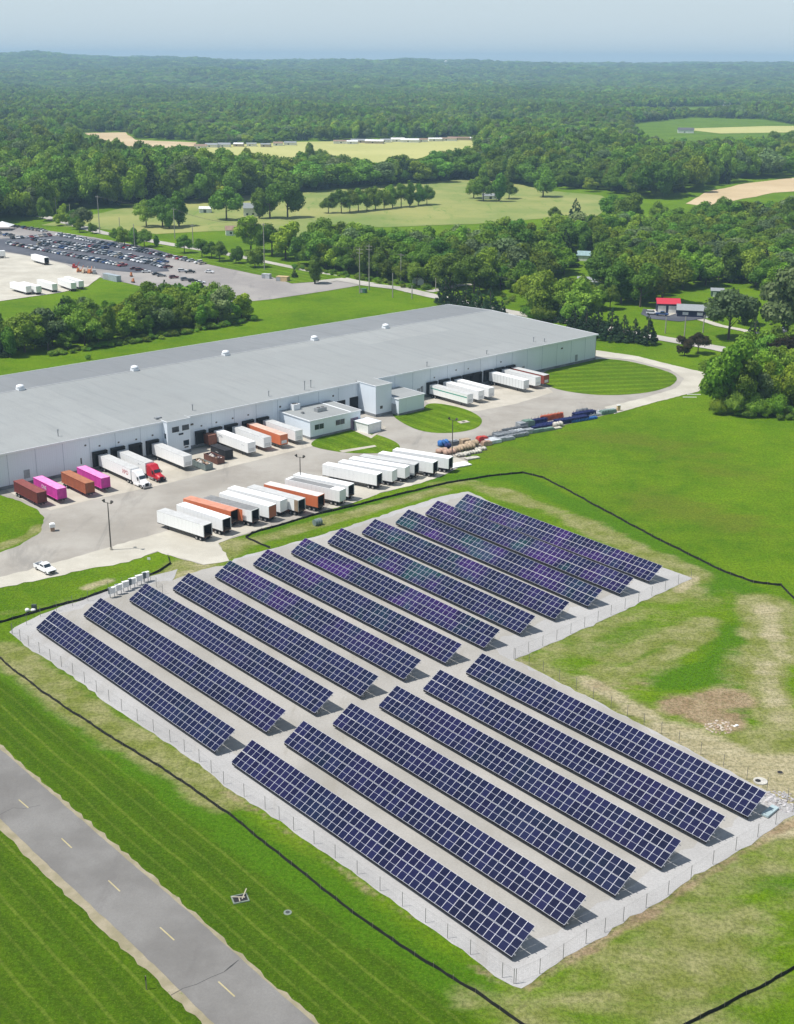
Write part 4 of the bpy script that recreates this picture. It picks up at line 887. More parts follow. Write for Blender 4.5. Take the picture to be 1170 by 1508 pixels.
# cars
def car_mesh(kind, c):
    mb = MB(); W = .9; L = 4.7 if kind == 'sedan' else 4.8
    if kind == 'sedan': low = [(0,.35),(0,.8),(.15,.92),(3.3,.98),(4.5,.8),(4.7,.6),(4.65,.35)]; gh = [(.55,.92),(1.15,1.38),(2.3,1.42),(3.35,.97)]
    elif kind == 'suv': low = [(0,.4),(0,1.0),(.1,1.05),(3.5,1.08),(4.6,.95),(4.8,.7),(4.75,.4)]; gh = [(.1,1.05),(.35,1.65),(2.6,1.72),(3.55,1.07)]
    else: low = [(0,.45),(0,1.1),(1.8,1.1),(4.1,1.12),(5.2,1.0),(5.4,.75),(5.35,.45)]; gh = [(1.85,1.1),(2.0,1.75),(3.4,1.78),(4.1,1.1)]; L = 5.4
    mb.prism(low, -W, W, 0, 'y'); mb.prism([(x, z-.03) for x, z in gh], -W+.12, W-.12, 1, 'y')
    zt = max(z for x, z in gh); xs_ = [x for x, z in gh if z > zt-.12]; mb.box(min(xs_)-.05, max(xs_)+.05, -W+.14, W-.14, zt-.05, zt+.01, 0)
    for x in (.9, L-1.0):
        for s_ in (-1, 1): mb.cyl((x, s_*(W-.2), .33), (x, s_*(W+.01), .33), .33, n=10, mi=2)
    return mb.mesh(kind, [M('car_'+c[0], c[1], .3, var=.03, spec=.6), glass_w, rubber])
CARC = [('white', (.75,.75,.76)), ('silver', (.45,.47,.49)), ('grey', (.18,.19,.21)), ('black', (.018,.02,.024)), ('red', (.33,.02,.03)), ('blue', (.03,.07,.20)), ('maroon', (.14,.02,.03)), ('tan', (.40,.35,.28))]
CMS = {}
def car(kind, c, P, yaw, rowname, uniq=None):
    k = (kind, c[0])
    if k not in CMS: CMS[k] = car_mesh(kind, c)
    nm = dict(sedan='parked_car', suv='parked_suv', pickup='parked_pickup')[kind]
    o = put(nm, CMS[k], None, P, yaw); kn = dict(sedan='car', suv='suv', pickup='pickup')[kind]
    lab = uniq or f'{c[0]} {kn} parked in {rowname} of the far parking lot'
    tag(o, lab, kn if kn != 'suv' else 'suv', f'{c[0]} {kn}s in {rowname}')
k9 = lambda x, y: (x/3.9, 300+y/3.9)
rows = [('the back row near the tent', (30,125), (265,165), 13), ('the tent side row', (-60,172), (75,190), 7), ('the long rear row under the trees', (335,182), (1085,332), 44), ('the middle row by the lane', (60,205), (300,187), 9),
 ('the second double row', (190,212), (620,262), 22), ('the second double row', (225,238), (600,292), 20), ('the third double row', (440,258), (960,345), 26), ('the third double row', (600,292), (975,374), 20),
 ('the front row by the trailer yard', (50,232), (720,364), 38), ('the rear row end', (1085,332), (1175,352), 4)]
rr = random.Random(3); cid = 0
for rn, a, b_, n in rows:
    A, B = g(*k9(*a)), g(*k9(*b_)); d = (B-A); L = d.length; d.normalize(); nrm = Vector((-d.y, d.x, 0)); n = min(n, int(L/2.75))
    for i in range(n):
        if rr.random() < .06: continue
        P = A+d*(L*(i+.5)/n)+nrm*rr.uniform(-.3, .3); kind = rr.choices(['sedan','suv','pickup'], [5,4,1.4])[0]
        c = rr.choices(CARC, [6,4,4,4.5,1.3,1.6,1.0,.6])[0]; flip = rr.random() < .5
        yaw = math.atan2(nrm.y, nrm.x)+(math.pi if flip else 0)+rr.uniform(-.03,.03)
        car(kind, c, (P-nrm*2.3*(-1 if flip else 1)+Vector((0,0,.24))), yaw, rn)
for (x, y), c, kind, ya, lb in (((770,380),'maroon','sedan',20,'dark maroon car, left of a matching pair on open paving'),((800,388),'maroon','suv',20,'maroon suv right of the dark maroon car on open paving'),((838,398),'white','sedan',10,'lone white car beside the maroon pair'),((898,412),'black','sedan',30,'black car, left of the pair below the full rows'),((925,420),'grey','sedan',10,'grey car, right of the pair below the full rows'),((997,432),'maroon','suv',25,'lone maroon suv in the lot middle'),
   ((1045,394),'white','suv',15,'white suv beside a black pickup in the lot'),((1085,400),'black','pickup',10,'black pickup beside a white suv in the lot'),((1062,444),'grey','suv',25,'grey suv in the short front row of the lot'),((1105,452),'black','suv',15,'black suv in the short front row of the lot'),((1150,460),'white','sedan',10,'white car ending the short front row of the lot')):
    P = g(*k9(x, y)); car(kind, dict(CARC)[c] and (c, dict(CARC)[c]), P+Vector((-2,0,.14)), R(ya), '', lb)
for q, c, kind, lb in (((303,402),'white','sedan','lone white car parked alone right of the full rows'),((327,428),'black','sedan','lone black car at the front edge of the far lot'),((966,465),'blue','pickup','blue pickup on the driveway by the red roofed garage'),((952,463),'white','suv','white suv on the driveway by the red roofed garage'),((1146,489),'silver','suv','silver suv on the dark driveway at the right edge')):
    car(kind, (c, dict(CARC)[c]), g(*q)+Vector((0,0,.3)), R(-20), '', lb)
# far yard trailers
def far_trailer(a, b_, lab, **kw):
    P, Q = g(*a, 4.1), g(*b_, 4.1); d = Q-P; d.z = 0; d.normalize(); lat = Vector((-d.y, d.x, 0)); C = Q+lat*1.3
    trailer(lab, C+Vector((0,0,0)), math.atan2(-d.y, -d.x), L=16, group='trailers in the far yard', **kw)
far_trailer(k9(170,288), k9(255,310), 'white trailer with a dark open end alone beside the far car lot', rear='open')
for i, (a, b_) in enumerate((((45,447),(150,475)),((100,447),(208,475)),((188,430),(300,462)),((300,418),(408,455)),((350,415),(452,445)))):
    far_trailer(k9(*a), k9(*b_), ['leftmost white trailer at the grass edge of the far yard','second white trailer at the grass edge of the far yard','middle white trailer at the grass edge of the far yard','fourth white trailer at the grass edge of the far yard','rightmost white trailer at the grass edge of the far yard'][i])
far_trailer(k9(-70,275), k9(30,270), 'white trailer cut by the left picture edge in the far yard')
def boxthing(name, lab, cat, q, L, W, Hh, mat, yaw=0, group=None, z=0, lid=None):
    P = g(*q); t = thing(name, lab, cat, (P.x, P.y, z), R(yaw), group); mb = MB(); mb.box(-L/2, L/2, -W/2, W/2, 0, Hh*.94); mb.box(-L/2-.05, L/2+.05, -W/2-.05, W/2+.05, Hh*.94, Hh); mb.build('body', mat, t)
    if lid: mb = MB(); mb.box(-L/2+.15, -L/2+L*.4, -W/2-.06, -W/2-.02, .15, Hh*.85); mb.build('door', lid, t)
    return t
boxthing('storage_container', 'grey storage container at the corner of the far lot', 'container', k9(645,440), 12.2, 2.6, 2.9, M('grey_blue_steel', (.33,.38,.42), .6, dirt=.3), -45, lid=door_m)
boxthing('utility_cabinet', 'grey utility cabinet near the far lot entrance', 'cabinet', (393,410), 4.2, 2.6, 2.3, M('cab_grey', (.45,.47,.48), .6), -20, lid=door_m)
boxthing('wood_shed', 'tan box shed near the far lot entrance', 'shed', (417,414), 6.0, 3.4, 2.4, M('shed_tan', (.50,.38,.20), .8), -20, lid=door_m)
boxthing('electric_cabinet', 'green electric cabinet on the lawn by the tall poles', 'cabinet', (536,431), 2.6, 2.0, 1.9, M('cabinet_green', (.06,.16,.10), .6), -20, lid=door_m)
boxthing('white_tank', 'white tank on a bare patch by the road bend', 'tank', (616,419), 5.5, 4.0, 3.4, white_m, 0, lid=door_m)
boxthing('equipment_shed', 'white equipment box at the front edge of the far lot', 'shed', (281,441), 5, 3, 3, white_m, -30, lid=door_m)
P = g(*k9(18,150)); t = thing('event_tent', 'white peaked tent at the left edge of the far lot', 'tent', P); mb = MB(); W_ = 6; mb.add([(-W_,-W_,2.6),(W_,-W_,2.6),(W_,W_,2.6),(-W_,W_,2.6),(0,0,5.4)], [(0,1,4),(1,2,4),(2,3,4),(3,0,4)]); mb.build('canopy', white_m, t)
for x in (-1,1):
    for y in (-1,1): mb = MB(); mb.cyl((x*W_*.97,y*W_*.97,0), (x*W_*.97,y*W_*.97,2.6), .08, n=6); mb.build('leg', pole_m, t)
# orange and red equipment in the far lot
for i, (x, y, c, lb) in enumerate(((435,372,'red','small red tow behind unit by the far lot corner'),(460,395,'orange','orange machine with a raised arm in the far lot'),(490,400,'tan','tan machine between orange ones in the far lot'),(520,402,'orange','orange machine at the grass corner of the far lot'),(545,405,'grey','grey stack of parts at the grass corner of the far lot'),(755,420,'orange','orange barrier post in the far lot'),(765,455,'orange','orange and white leaning arm barrier in the far lot'))):
    cc = dict(red=(.45,.03,.03), orange=(.60,.20,.06), tan=(.55,.45,.33), grey=(.35,.37,.38))[c]; P = g(*k9(x, y)); t = thing('yard_machine', lb, 'machine', P, R(25*i), 'machines in the far lot corner')
    mb = MB(); s_ = 1.0 if i < 5 else .5; mb.box(-1.5*s_, 1.0*s_, -.8*s_, .8*s_, .45, 1.3); mb.box(-1.3*s_, -.2*s_, -.7*s_, .7*s_, 1.3, 2.3); mb.bar((.8*s_,0,1.2), (2.2*s_,0,2.8*s_+.6), .25*s_); mb.build('body', M('machine_'+c, cc, .6), t)
    for xx in (-1, .7):
        for sy in (-1, 1): wheel(t, xx*s_, sy*.85*s_, .42, .25)
# cabinets by the first rows
for i in range(6):
    u = 166+i*9.9; v = 880-i*4.6; P = g(u, v); t = thing('inverter_cabinet', f'white inverter cabinet on legs, {ordn[i]} from the left at the gravel corner', 'cabinet', P, R(38), 'white inverter cabinets')
    mb = MB(); mb.box(-.68, .68, -.28, .28, .95, 2.15); mb.box(-.72, .72, -.34, .32, 2.15, 2.22); mb.build('cabinet', white_m, t)
    for x in (-.5, .5): mb = MB(); mb.box(x-.05, x+.05, -.05, .05, -.1, .95); mb.build('leg', galv, t)
for i, (u, v) in enumerate(((164,879),(174,873.5),(193.5,866),(214.5,856.5))):
    P = g(u, v); t = thing('switch_box', f'dark grey switch box on a post, {ordn[i]} from the left among the white cabinets', 'cabinet', P+Vector((.0,-.7,0)), R(38), 'dark switch boxes')
    mb = MB(); mb.box(-.3, .3, -.18, .18, 1.0, 2.3); mb.build('box', M('switch_grey', (.10,.13,.15), .6), t); mb = MB(); mb.box(-.05, .05, -.05, .05, -.1, 1.0); mb.build('post', galv, t)
# odd things on the grass
def slab_pile(name, lab, cat, q, mats, n, spread, size, seed, flat=.4, group=None, stuff=False):
    P = g(*q); t = thing(name, lab, cat, P, 0, group); r2 = random.Random(seed); mb = MB()
    for k in range(n):
        a = r2.uniform(0, 6.3); d = spread*math.sqrt(r2.random()); s_ = size*r2.uniform(.5, 1.3); z = max(.02, (1-d/spread)*size*.8*r2.random())
        mb.blob((math.cos(a)*d, math.sin(a)*d, z), (s_, s_*r2.uniform(.5, 1), s_*flat), r2.randrange(len(mats)), 1, .25, seed*100+k)
    o = mb.build('stones', mats, t)
    for p in o.data.polygons: p.use_smooth = False
    if stuff: o['kind'] = 'stuff'
    return t
slab_pile('rubble_patch', 'pinkish broken stones at the low end of the bare earth basin', 'rubble', (1060,1070), [pm('pink_stone', (.38,.28,.21), .9), pm('pale_stone', (.5,.44,.36), .9)], 90, 2.4, .24, 3, stuff=True)
slab_pile('rock_pile', 'pale grey rock pile at the right corner of the gravel lot', 'rock pile', (1150,1181), [pm('grey_stone', (.36,.35,.36), .9), pm('white_stone', (.48,.46,.46), .9), pm('dark_stone', (.32,.29,.28), .9)], 210, 3.0, .24, 4, stuff=True)
P = g(1134,1197); t = thing('module_pallet', 'stacked pale blue sheets on a pallet beside the rock pile', 'pallet', P, R(47))
mb = MB(); mb.box(-1.6, 1.6, -.55, .55, .12, .42); mb.build('sheet_stack', M('pale_blue_sheet', (.36,.45,.47), .5), t); mb = MB(); [mb.box(-1.65, 1.65, y-.06, y+.06, 0, .12) for y in (-.5, 0, .5)]; mb.build('pallet', stake_m, t)
P = g(1084,1069); t = thing('white_scrap_sheet', 'crumpled white sheet beside the pinkish stones', 'sheet', P, R(30)); mb = MB(); mb.box(-.5,.5,-.2,.2,0,.08); mb.box(-.2,.3,-.25,.15,.08,.16,0,Matrix.Rotation(.3,4,'Z')); mb.build('sheet', white_m, t)
def manhole(lab, q, r1, r2, pale):
    P = g(*q); t = thing('manhole', lab, 'manhole', P); 
    if pale:
        mb = MB(); mb.cyl((0,0,-.05), (0,0,.16), r1, n=28); mb.build('concrete_ring', M('white_concrete', (.50,.48,.43), .8), t)
        mb = MB(); mb.cyl((-r1*.35,0,.16), (-r1*.35,0,.20), r2, n=20); mb.build('opening', dark_in, t)
    else:
        mb = MB(); mb.cyl((0,0,-.05), (0,0,.10), r2+.1, n=20); mb.cyl((0,0,.10), (0,0,.12), r2, n=20, mi=1); mb.build('cover', [shoulder, dark_in], t)
manhole('round pale concrete manhole with a dark opening on the sandy track', (1120,1151), 1.05, .42, True)
manhole('small dark manhole on the sandy track, right of the pale one', (1149,1138), .9, .40, False)
P = g(424,1344); t = thing('valve_ring', 'pale valve ring flush in the mown grass', 'manhole', P); mb = MB(); mb.cyl((0,0,-.05),(0,0,.07),.52,n=24); mb.build('ring', M('ring_concrete', (.20,.24,.20), .8), t); mb = MB(); mb.cyl((0,0,.07),(0,0,.09),.28,n=16); mb.build('cover', M('dark_iron', (.05,.06,.06), .6), t)
P = g(354,1324); t = thing('catch_basin', 'open black catch basin with crossed pale planks in the grass', 'drain', P, R(20))
mb = MB(); mb.box(-1.05,1.05,-.85,.85,-.05,.14); mb.build('concrete_rim', M('ring_concrete', (.20,.24,.20), .8), t); mb = MB(); mb.box(-.88,.88,-.68,.68,.14,.16); mb.build('opening', dark_in, t)
mb = MB(); mb.bar((-1.0,.5,.25),(.6,-.2,.3),.16,.05); mb.build('plank', M('pale_plank', (.42,.38,.30), .8), t); mb = MB(); mb.bar((.2,-.3,.2),(1.1,1.1,.6),.14,.05); mb.build('plank', M('pale_plank', (.42,.38,.30), .8), t); mb = MB(); mb.bar((-.2,-.8,.25),(-.15,.1,.25),.12,.05); mb.build('plank', M('pale_plank', (.42,.38,.30), .8), t)
P = g(468,773); t = thing('storage_drum', 'grey green drum lying in the grass behind the silt fence', 'drum', P+Vector((0,0,.75)), R(40)); mb = MB(); mb.cyl((-.95,0,0),(.95,0,0),.78,n=20); mb.build('drum', M('drum_green', (.16,.21,.20), .6, dirt=.4), t)
mb = MB(); mb.cyl((-.3,0,0),(-.2,0,0),.82,n=20); mb.cyl((.3,0,0),(.4,0,0),.82,n=20); mb.build('hoop', galv, t)
P = g(46,901); t = thing('wrapped_bundle', 'pair of small pale bundles leaning by the silt fence corner', 'bundle', P); mb = MB(); mb.blob((-.7,0,.35),(.5,.35,.4),0,2,.15,1); mb.blob((.45,.1,.3),(.55,.35,.35),0,2,.15,2); mb.build('bundle', white_m, t); mb = MB(); mb.box(0,.9,.5,1.1,0,1.2); mb.build('crate', M('crate_dark', (.05,.07,.06), .8), t)
for q, lb in (((683,622),'flat pale drain slab in the right lawn island'),):
    P = g(*q); t = thing('drain_slab', lb, 'drain', P+Vector((0,0,.09)), R(30)); mb = MB(); mb.box(-1.6,1.6,-1.1,1.1,-.05,.12); mb.build('slab', concrete, t); mb = MB(); mb.box(-.5,.5,-.5,.5,.12,.15); mb.build('grate', pole_m, t)
P = g(1022,592); 
for i, (u, v) in enumerate(((1022,581.5),(1016,585.5))):
    P = g(u, v); t = thing('white_pipe', ['upper white pipe lying on the grass by the drive','lower white pipe lying on the grass by the drive'][i], 'pipe', P+Vector((0,0,.12)), 0); mb = MB(); mb.cyl((-2.2,0,0),(2.2,0,0),.13,n=8); mb.build('pipe', white_m, t)
# ---------- stacks along the field side of the yard
STK = {'tan': (.40,.30,.20), 'pink': (.42,.28,.21), 'pale': (.50,.47,.41), 'grey': (.28,.30,.32), 'dgrey': (.13,.145,.165), 'lgrey': (.50,.53,.55), 'blue': (.03,.14,.40), 'navy': (.012,.022,.12), 'red': (.48,.05,.04), 'orange': (.55,.12,.06), 'green': (.14,.22,.18), 'white': (.78,.78,.77)}
def k8(x, y): return (640+x/8.357, 590+y/8.357)
def k6(x, y): return (760+x/6.882, 580+y/6.882)
def stack(kind, lab, q, L, W, Hh, c, yaw=32, group=None):
    P = g(*q); m_ = M('stack_'+c, STK[c], .75, var=.25, dirt=.3); t = thing(dict(pallet='loaded_pallet', wrap='wrapped_bundle', beams='steel_rack', crate='crate', sheets='sheet_stack', sacks='sack_pile')[kind], lab, dict(pallet='pallet', wrap='bundle', beams='steel rack', crate='crate', sheets='sheets', sacks='sacks')[kind], P, R(yaw), group)
    if kind == 'beams':
        n = max(4, int(W/.28)); 
        for lay in range(max(1, int(Hh/.35))):
            mb = MB()
            for k in range(n):
                y = -W/2+W*(k+.5)/n; e = rnd.uniform(-.25, .25); mb.box(-L/2+e, L/2+e, y-.09, y+.09, .12+lay*.35, .12+lay*.35+.22)
            mb.build('beam_layer', m_, t)
        mb = MB(); [mb.box(x-.06, x+.06, -W/2, W/2, 0, .12) for x in (-L*.35, 0, L*.35)]; mb.build('dunnage', stake_m, t)
        for s_ in (-1, 1):
            mb = MB(); x = -L*.42
            while x < L*.45: mb.bar((x, s_*W/2, 0), (x, s_*W/2, Hh+.25), .08); mb.bar((x, s_*W/2, .1), (min(L/2, x+1.0), s_*W/2, Hh), .05); x += 1.3
            mb.build('upright', m_, t)
    elif kind in ('wrap', 'sacks'):
        mb = MB(); r2 = random.Random(int(L*77+W*31)); n = max(2, int(L/.9))
        for k in range(n):
            x = -L/2+L*(k+.5)/n; mb.blob((x, 0, Hh*.5), (L/n*.62, W*.5, Hh*.52), 0, 2, .10, k+int(L*10))
        mb.build('wrap', m_, t); mb = MB(); mb.box(-L/2, L/2, -W/2, W/2, 0, .14); mb.build('pallet', stake_m, t)
    else:
        mb = MB(); mb.box(-L/2, L/2, -W/2, W/2, .14, Hh)
        if kind == 'crate': [mb.box(-L/2+k*L/4-.04, -L/2+k*L/4+.04, -W/2-.04, W/2+.04, .14, Hh+.03) for k in range(5)]
        if kind == 'sheets': [mb.box(-L/2-.1*k, L/2-.1*k, -W/2, W/2, Hh+.02*k, Hh+.02*k+.02) for k in range(3)]
        if kind == 'pallet': mb.box(-L/2+.1, L/2-.3, -W/2+.1, W/2-.1, Hh, Hh+.25); mb.box(-L/2+.3, 0, -W/2+.2, W/2-.3, Hh+.25, Hh+.4)
        mb.build('load', m_, t); mb = MB(); [mb.box(-L/2, L/2, y-.07, y+.07, 0, .14) for y in (-W/2+.1, 0, W/2-.1)]; mb.build('pallet', stake_m, t)
for a in [('wrap','blue tarpaulin heap at the left end of the stacks',k8(110,560),3.2,2.2,1.9,'blue'), ('wrap','dark blue rounded bundle against the blue tarpaulin',k8(165,585),1.8,1.6,1.5,'navy'), ('crate','dark crate right of the blue tarpaulin',k8(240,545),2.4,1.6,1.2,'dgrey'),
 ('wrap','white sheet roll behind the yard lamp',k8(215,525),3.2,1.2,1.0,'lgrey'), ('sacks','pinkish sack pile, leftmost beside the last white trailer',k8(95,640),3.4,2.4,1.3,'pink'), ('sacks','pinkish sack pile, in front of the yard lamp',k8(185,655),3.6,2.4,1.4,'pink'), ('sacks','tan sack pile right of the yard lamp',k8(275,625),3.8,2.4,1.4,'tan'),
 ('wrap','large tan wrapped bundle in the middle of the tan piles',k8(395,600),5.0,2.6,1.7,'tan'), ('crate','tan crate standing behind the tan bundles',k8(375,535),2.6,1.8,1.5,'tan'), ('wrap','rounded tan bundle at the back of the tan piles',k8(460,565),4.0,2.4,1.8,'tan'),
 ('sacks','pale sack row at the grass edge',k8(350,680),4.2,2.0,.9,'pale'), ('sacks','long pale sack row before the tan bundle',k8(470,650),5.6,1.8,.9,'pale'), ('sacks','pale sacks ending the tan piles',k8(570,610),3.4,1.8,.9,'pale'), ('sheets','pale flat sheets lying in the grass by the sacks',k8(465,715),4.0,1.8,.35,'pale'),
 ('sheets','white sheet lying on the gravel beside the last white trailer',k8(300,800),6.2,3.4,.3,'white'), ('pallet','red stacked pallet at the start of the steel stacks',k8(585,510),3.2,1.8,1.4,'red'), ('pallet','dark red pallet in front of the red stack',k8(640,550),3.0,1.6,1.0,'pink'),
 ('sheets','stack of pale blue grey sheets',k8(715,515),4.2,3.2,1.0,'lgrey'), ('beams','dark rack of beams behind the pale sheets',k8(760,470),7.0,1.6,1.2,'dgrey'), ('beams','grey beam rack, middle of the grey stacks',k8(870,450),7.5,2.4,1.4,'grey'), ('beams','dark beam rack at the back of the grey stacks',k8(860,415),8,1.2,1.2,'dgrey'),
 ('pallet','low grey pallet load at the grass edge',k8(860,490),6.4,1.8,.7,'grey'), ('wrap','pale grey wrapped bundle on the grey stacks',k8(1000,405),5.0,1.8,1.3,'lgrey'), ('beams','long grey beam rack under the pale bundle',k8(1000,445),8,2.0,1.2,'grey'), ('beams','dark rack behind the pale bundle',k8(990,385),8.5,1.2,1.4,'dgrey'),
 ('crate','round topped brown grey crate on the grey stacks',k8(1075,345),2.8,2.4,2.0,'grey'), ('pallet','green grey crate left of the navy racks',k8(1150,330),3.4,2.4,2.0,'green'), ('pallet','grey loads below the crates',k8(1110,410),6.0,2.0,1.1,'grey'),
 ('beams','navy rack with upright frames, leftmost of the navy steel',k6(215,300),6.5,1.8,1.6,'navy'), ('beams','orange red upright rack behind the navy steel',k6(365,262),8.5,1.0,1.9,'orange'), ('beams','wide navy rack in front of the orange red frames',k6(300,325),11,2.6,1.0,'navy'), ('pallet','green grey low load at the grass edge before the navy steel',k6(270,380),8,1.4,.6,'green'),
 ('sacks','pale rounded bundle in front of the navy steel',k6(425,330),3.2,2.0,1.5,'pale'), ('sheets','pale sheets lying by the pale rounded bundle',k6(400,355),4,1.4,.35,'pale'), ('beams','long navy beam rack in the middle of the navy steel',k6(560,285),12,2.2,1.4,'navy'), ('beams','tall navy rack at the right of the navy steel',k6(690,235),8,2.0,1.9,'navy'),
 ('beams','bright blue low beams along the grass edge',k6(690,270),10,1.2,.7,'blue'), ('wrap','small blue grey bundle on the right navy rack',k6(670,215),4.5,1.6,2.1,'dgrey'), ('beams','grey rack right of the navy steel',k6(825,215),8,2.0,1.0,'lgrey'), ('pallet','green rack load near the tan post',k6(930,200),6,1.6,.9,'green'), ('beams','pale rack behind the green load',k6(920,180),7,1.2,.8,'lgrey')]:
    stack(*a, group='stacks along the field side of the yard')

# ------------------------------------------------------------ houses
def house(name, lab, q, L, W, Hh, rise, yaw, wallc, roofc, doors=(), cat='house', group=None, over=.4):
    P = g(*q); t = thing(name, lab, cat, P, R(yaw), group)
    mb = MB(); mb.box(-L/2, L/2, -W/2, W/2, -.3, Hh); mb.add([(-L/2+.01,-W/2,Hh),(-L/2+.01,W/2,Hh),(-L/2+.01,0,Hh+rise)], [(0,2,1)]); mb.add([(L/2-.01,-W/2,Hh),(L/2-.01,W/2,Hh),(L/2-.01,0,Hh+rise)], [(0,1,2)]); mb.build('wall', wallc, t)
    mb = MB(); e = over; k = rise/(W/2)
    for s_ in (-1, 1):
        y = s_*(W/2+e); z = Hh-k*e; A = [(-L/2-e,y,z),(L/2+e,y,z),(L/2+e,0,Hh+rise),(-L/2-e,0,Hh+rise)]; Bt = [(a, b, c-.12) for a, b, c in A]
        fs = [(0,1,2,3),(4,7,6,5),(0,4,5,1),(1,5,6,2),(3,7,4,0)]; fs = fs if s_ < 0 else [f[::-1] for f in fs]; mb.add([(a, b, c+.12) for a, b, c in A]+A, fs)
    mb.build('roof', roofc, t)
    for kind, x, w, h_, m_ in doors:
        mb = MB(); z0 = 0 if kind != 'window' else 1.0; mb.box(x-w/2, x+w/2, -W/2-.05, -W/2-.003, z0, z0+h_); mb.build(kind, m_, t)
    return t
navy_w = pm('navy_siding', (.02,.025,.07), .7); red_r = pm('red_metal_roof', (.52,.035,.06), .5, 0, .05); grey_r = pm('grey_shingle', (.27,.29,.30), .9, 0, .1, 2); brown_r = pm('brown_roof', (.28,.19,.14), .9)
white_w = pm('white_siding', (.72,.72,.70), .7); green_w = pm('green_siding', (.10,.16,.13), .8); dark_r = pm('dark_shingle', (.10,.10,.11), .9)
house('garage', 'navy garage with a red metal roof and two white doors', (983,459), 9.5, 8.5, 4.2, 1.6, -6, navy_w, red_r, [('garage_door', 1.6, 3.2, 3.3, white_w), ('garage_door', -2.8, 3.4, 3.3, white_w)], 'garage')
house('ranch_house', 'long navy house with a grey roof beside the red roofed garage', (1027,465), 17, 9, 3.0, 1.7, -12, navy_w, grey_r, [('window', -5, 2.4, 1.2, white_w), ('window', 1.0, 2.4, 1.2, white_w), ('door', 4.0, 1.1, 2.1, white_w), ('window', 6.5, 1.2, 1.2, white_w)])
house('garden_shed', 'small green and white shed behind the long navy house', (1056,436), 5.5, 4, 2.8, .9, -10, green_w, grey_r, [('door', -1.2, 1.6, 2.2, white_w), ('door', 1.6, 1.2, 2.2, white_w)], 'shed')
house('small_house', 'white house with a brown roof among trees by the hay field', (345,346), 10, 7, 3.4, 2.2, 10, white_w, brown_r, [('window', -2, 1.4, 1.3, glass_w), ('door', 1.5, 1.1, 2.1, glass_w)])
house('small_house', 'tall white house half hidden between the big trees', (369,318), 9, 8, 5.8, 3.0, 5, white_w, grey_r, [('window', -2, 1.4, 1.3, glass_w), ('window', 2, 1.4, 1.3, glass_w)])
house('white_shed', 'low white shed at the left of the hay field', (303,313), 8, 6, 3.0, 1.2, 0, white_w, white_w, [('door', 0, 2, 2.2, glass_w)], 'shed')
house('cottage', 'grey roofed cottage in the wooded clearing', (868,422), 11, 8, 3.0, 1.6, -15, green_w, grey_r, [('window', 2, 2, 1.2, white_w), ('door', -2, 1.1, 2.1, white_w)])
house('cottage', 'pale blue roofed cottage at the top of the wooded clearing', (866,383), 11, 8, 3.0, 1.8, -15, white_w, pm('blue_roof', (.25,.36,.37), .8), [('window', 2, 2, 1.2, glass_w)])
house('barn', 'low white barn under the trees in the hay field', (722,293), 12, 6, 2.8, 1.4, 5, white_w, grey_r, [('door', 0, 2, 2.2, glass_w)], 'barn')
FH = [((300,216),'leftmost'),((322,215),'second'),((348,217),'third'),((372,216),'fourth'),((398,214),'fifth')]
rr = random.Random(5)
for i, u in enumerate([296,312,331,352,371,392,410,428,505,519,534,552,568,586,604,622,641,660,676,700,716]):
    v = 218.5-(u-296)*.031+rr.uniform(-1,1); L = rr.choice([14,18,24,30]) if u > 500 else rr.choice([12,15])
    house('roadside_house', 'pale low building in the distant row along the far edge of the cut field', (u, v), L, 9, 3.4, rr.uniform(.8,2), rr.uniform(-8,8), white_w if rr.random() < .75 else M('house_tan', (.45,.38,.30), .8), rr.choice([grey_r, white_w, brown_r]), [('window', -2, 2, 1.4, glass_w)], group='distant pale buildings behind the cut field')
for q, L, lab, w_, r_ in (((885,199),8,'tiny white house among the right hand woods','w','g'),((1010,196),24,'dark roofed farmhouse on the right hand green field','w','d'),((1135,164),22,'tall white farmhouse near the right edge','w','w'),((1018,137),34,'large white building far off among the woods','w','w'),((1035,132),30,'second large white building just behind another far off','w','w'),((928,108),60,'white roofed building near the skyline','w','w'),((1070,157),16,'pale barn on the far right fields','w','g')):
    P = g(*q); hz = float(hill(P.x, P.y)); t = house('farm_house', lab, q, L, L*.6, 5, 3, rnd.uniform(-20,20), white_w, dict(g=grey_r, d=dark_r, w=white_w)[r_], [('window', -2, 2, 1.4, glass_w)]); t.location.z = hz
P = g(657,97.5); P = P*(8200/P.y); t = thing('water_tower', 'tiny white water tower on the skyline', 'water tower', (P.x, P.y, float(hill(P.x, P.y))+0)); mb = MB(); mb.cyl((0,0,0),(0,0,38),1.6,n=10); mb.build('stem', white_w, t); mb = MB(); mb.blob((0,0,42),(9,9,7),0,3,0,1); mb.build('tank', white_w, t)

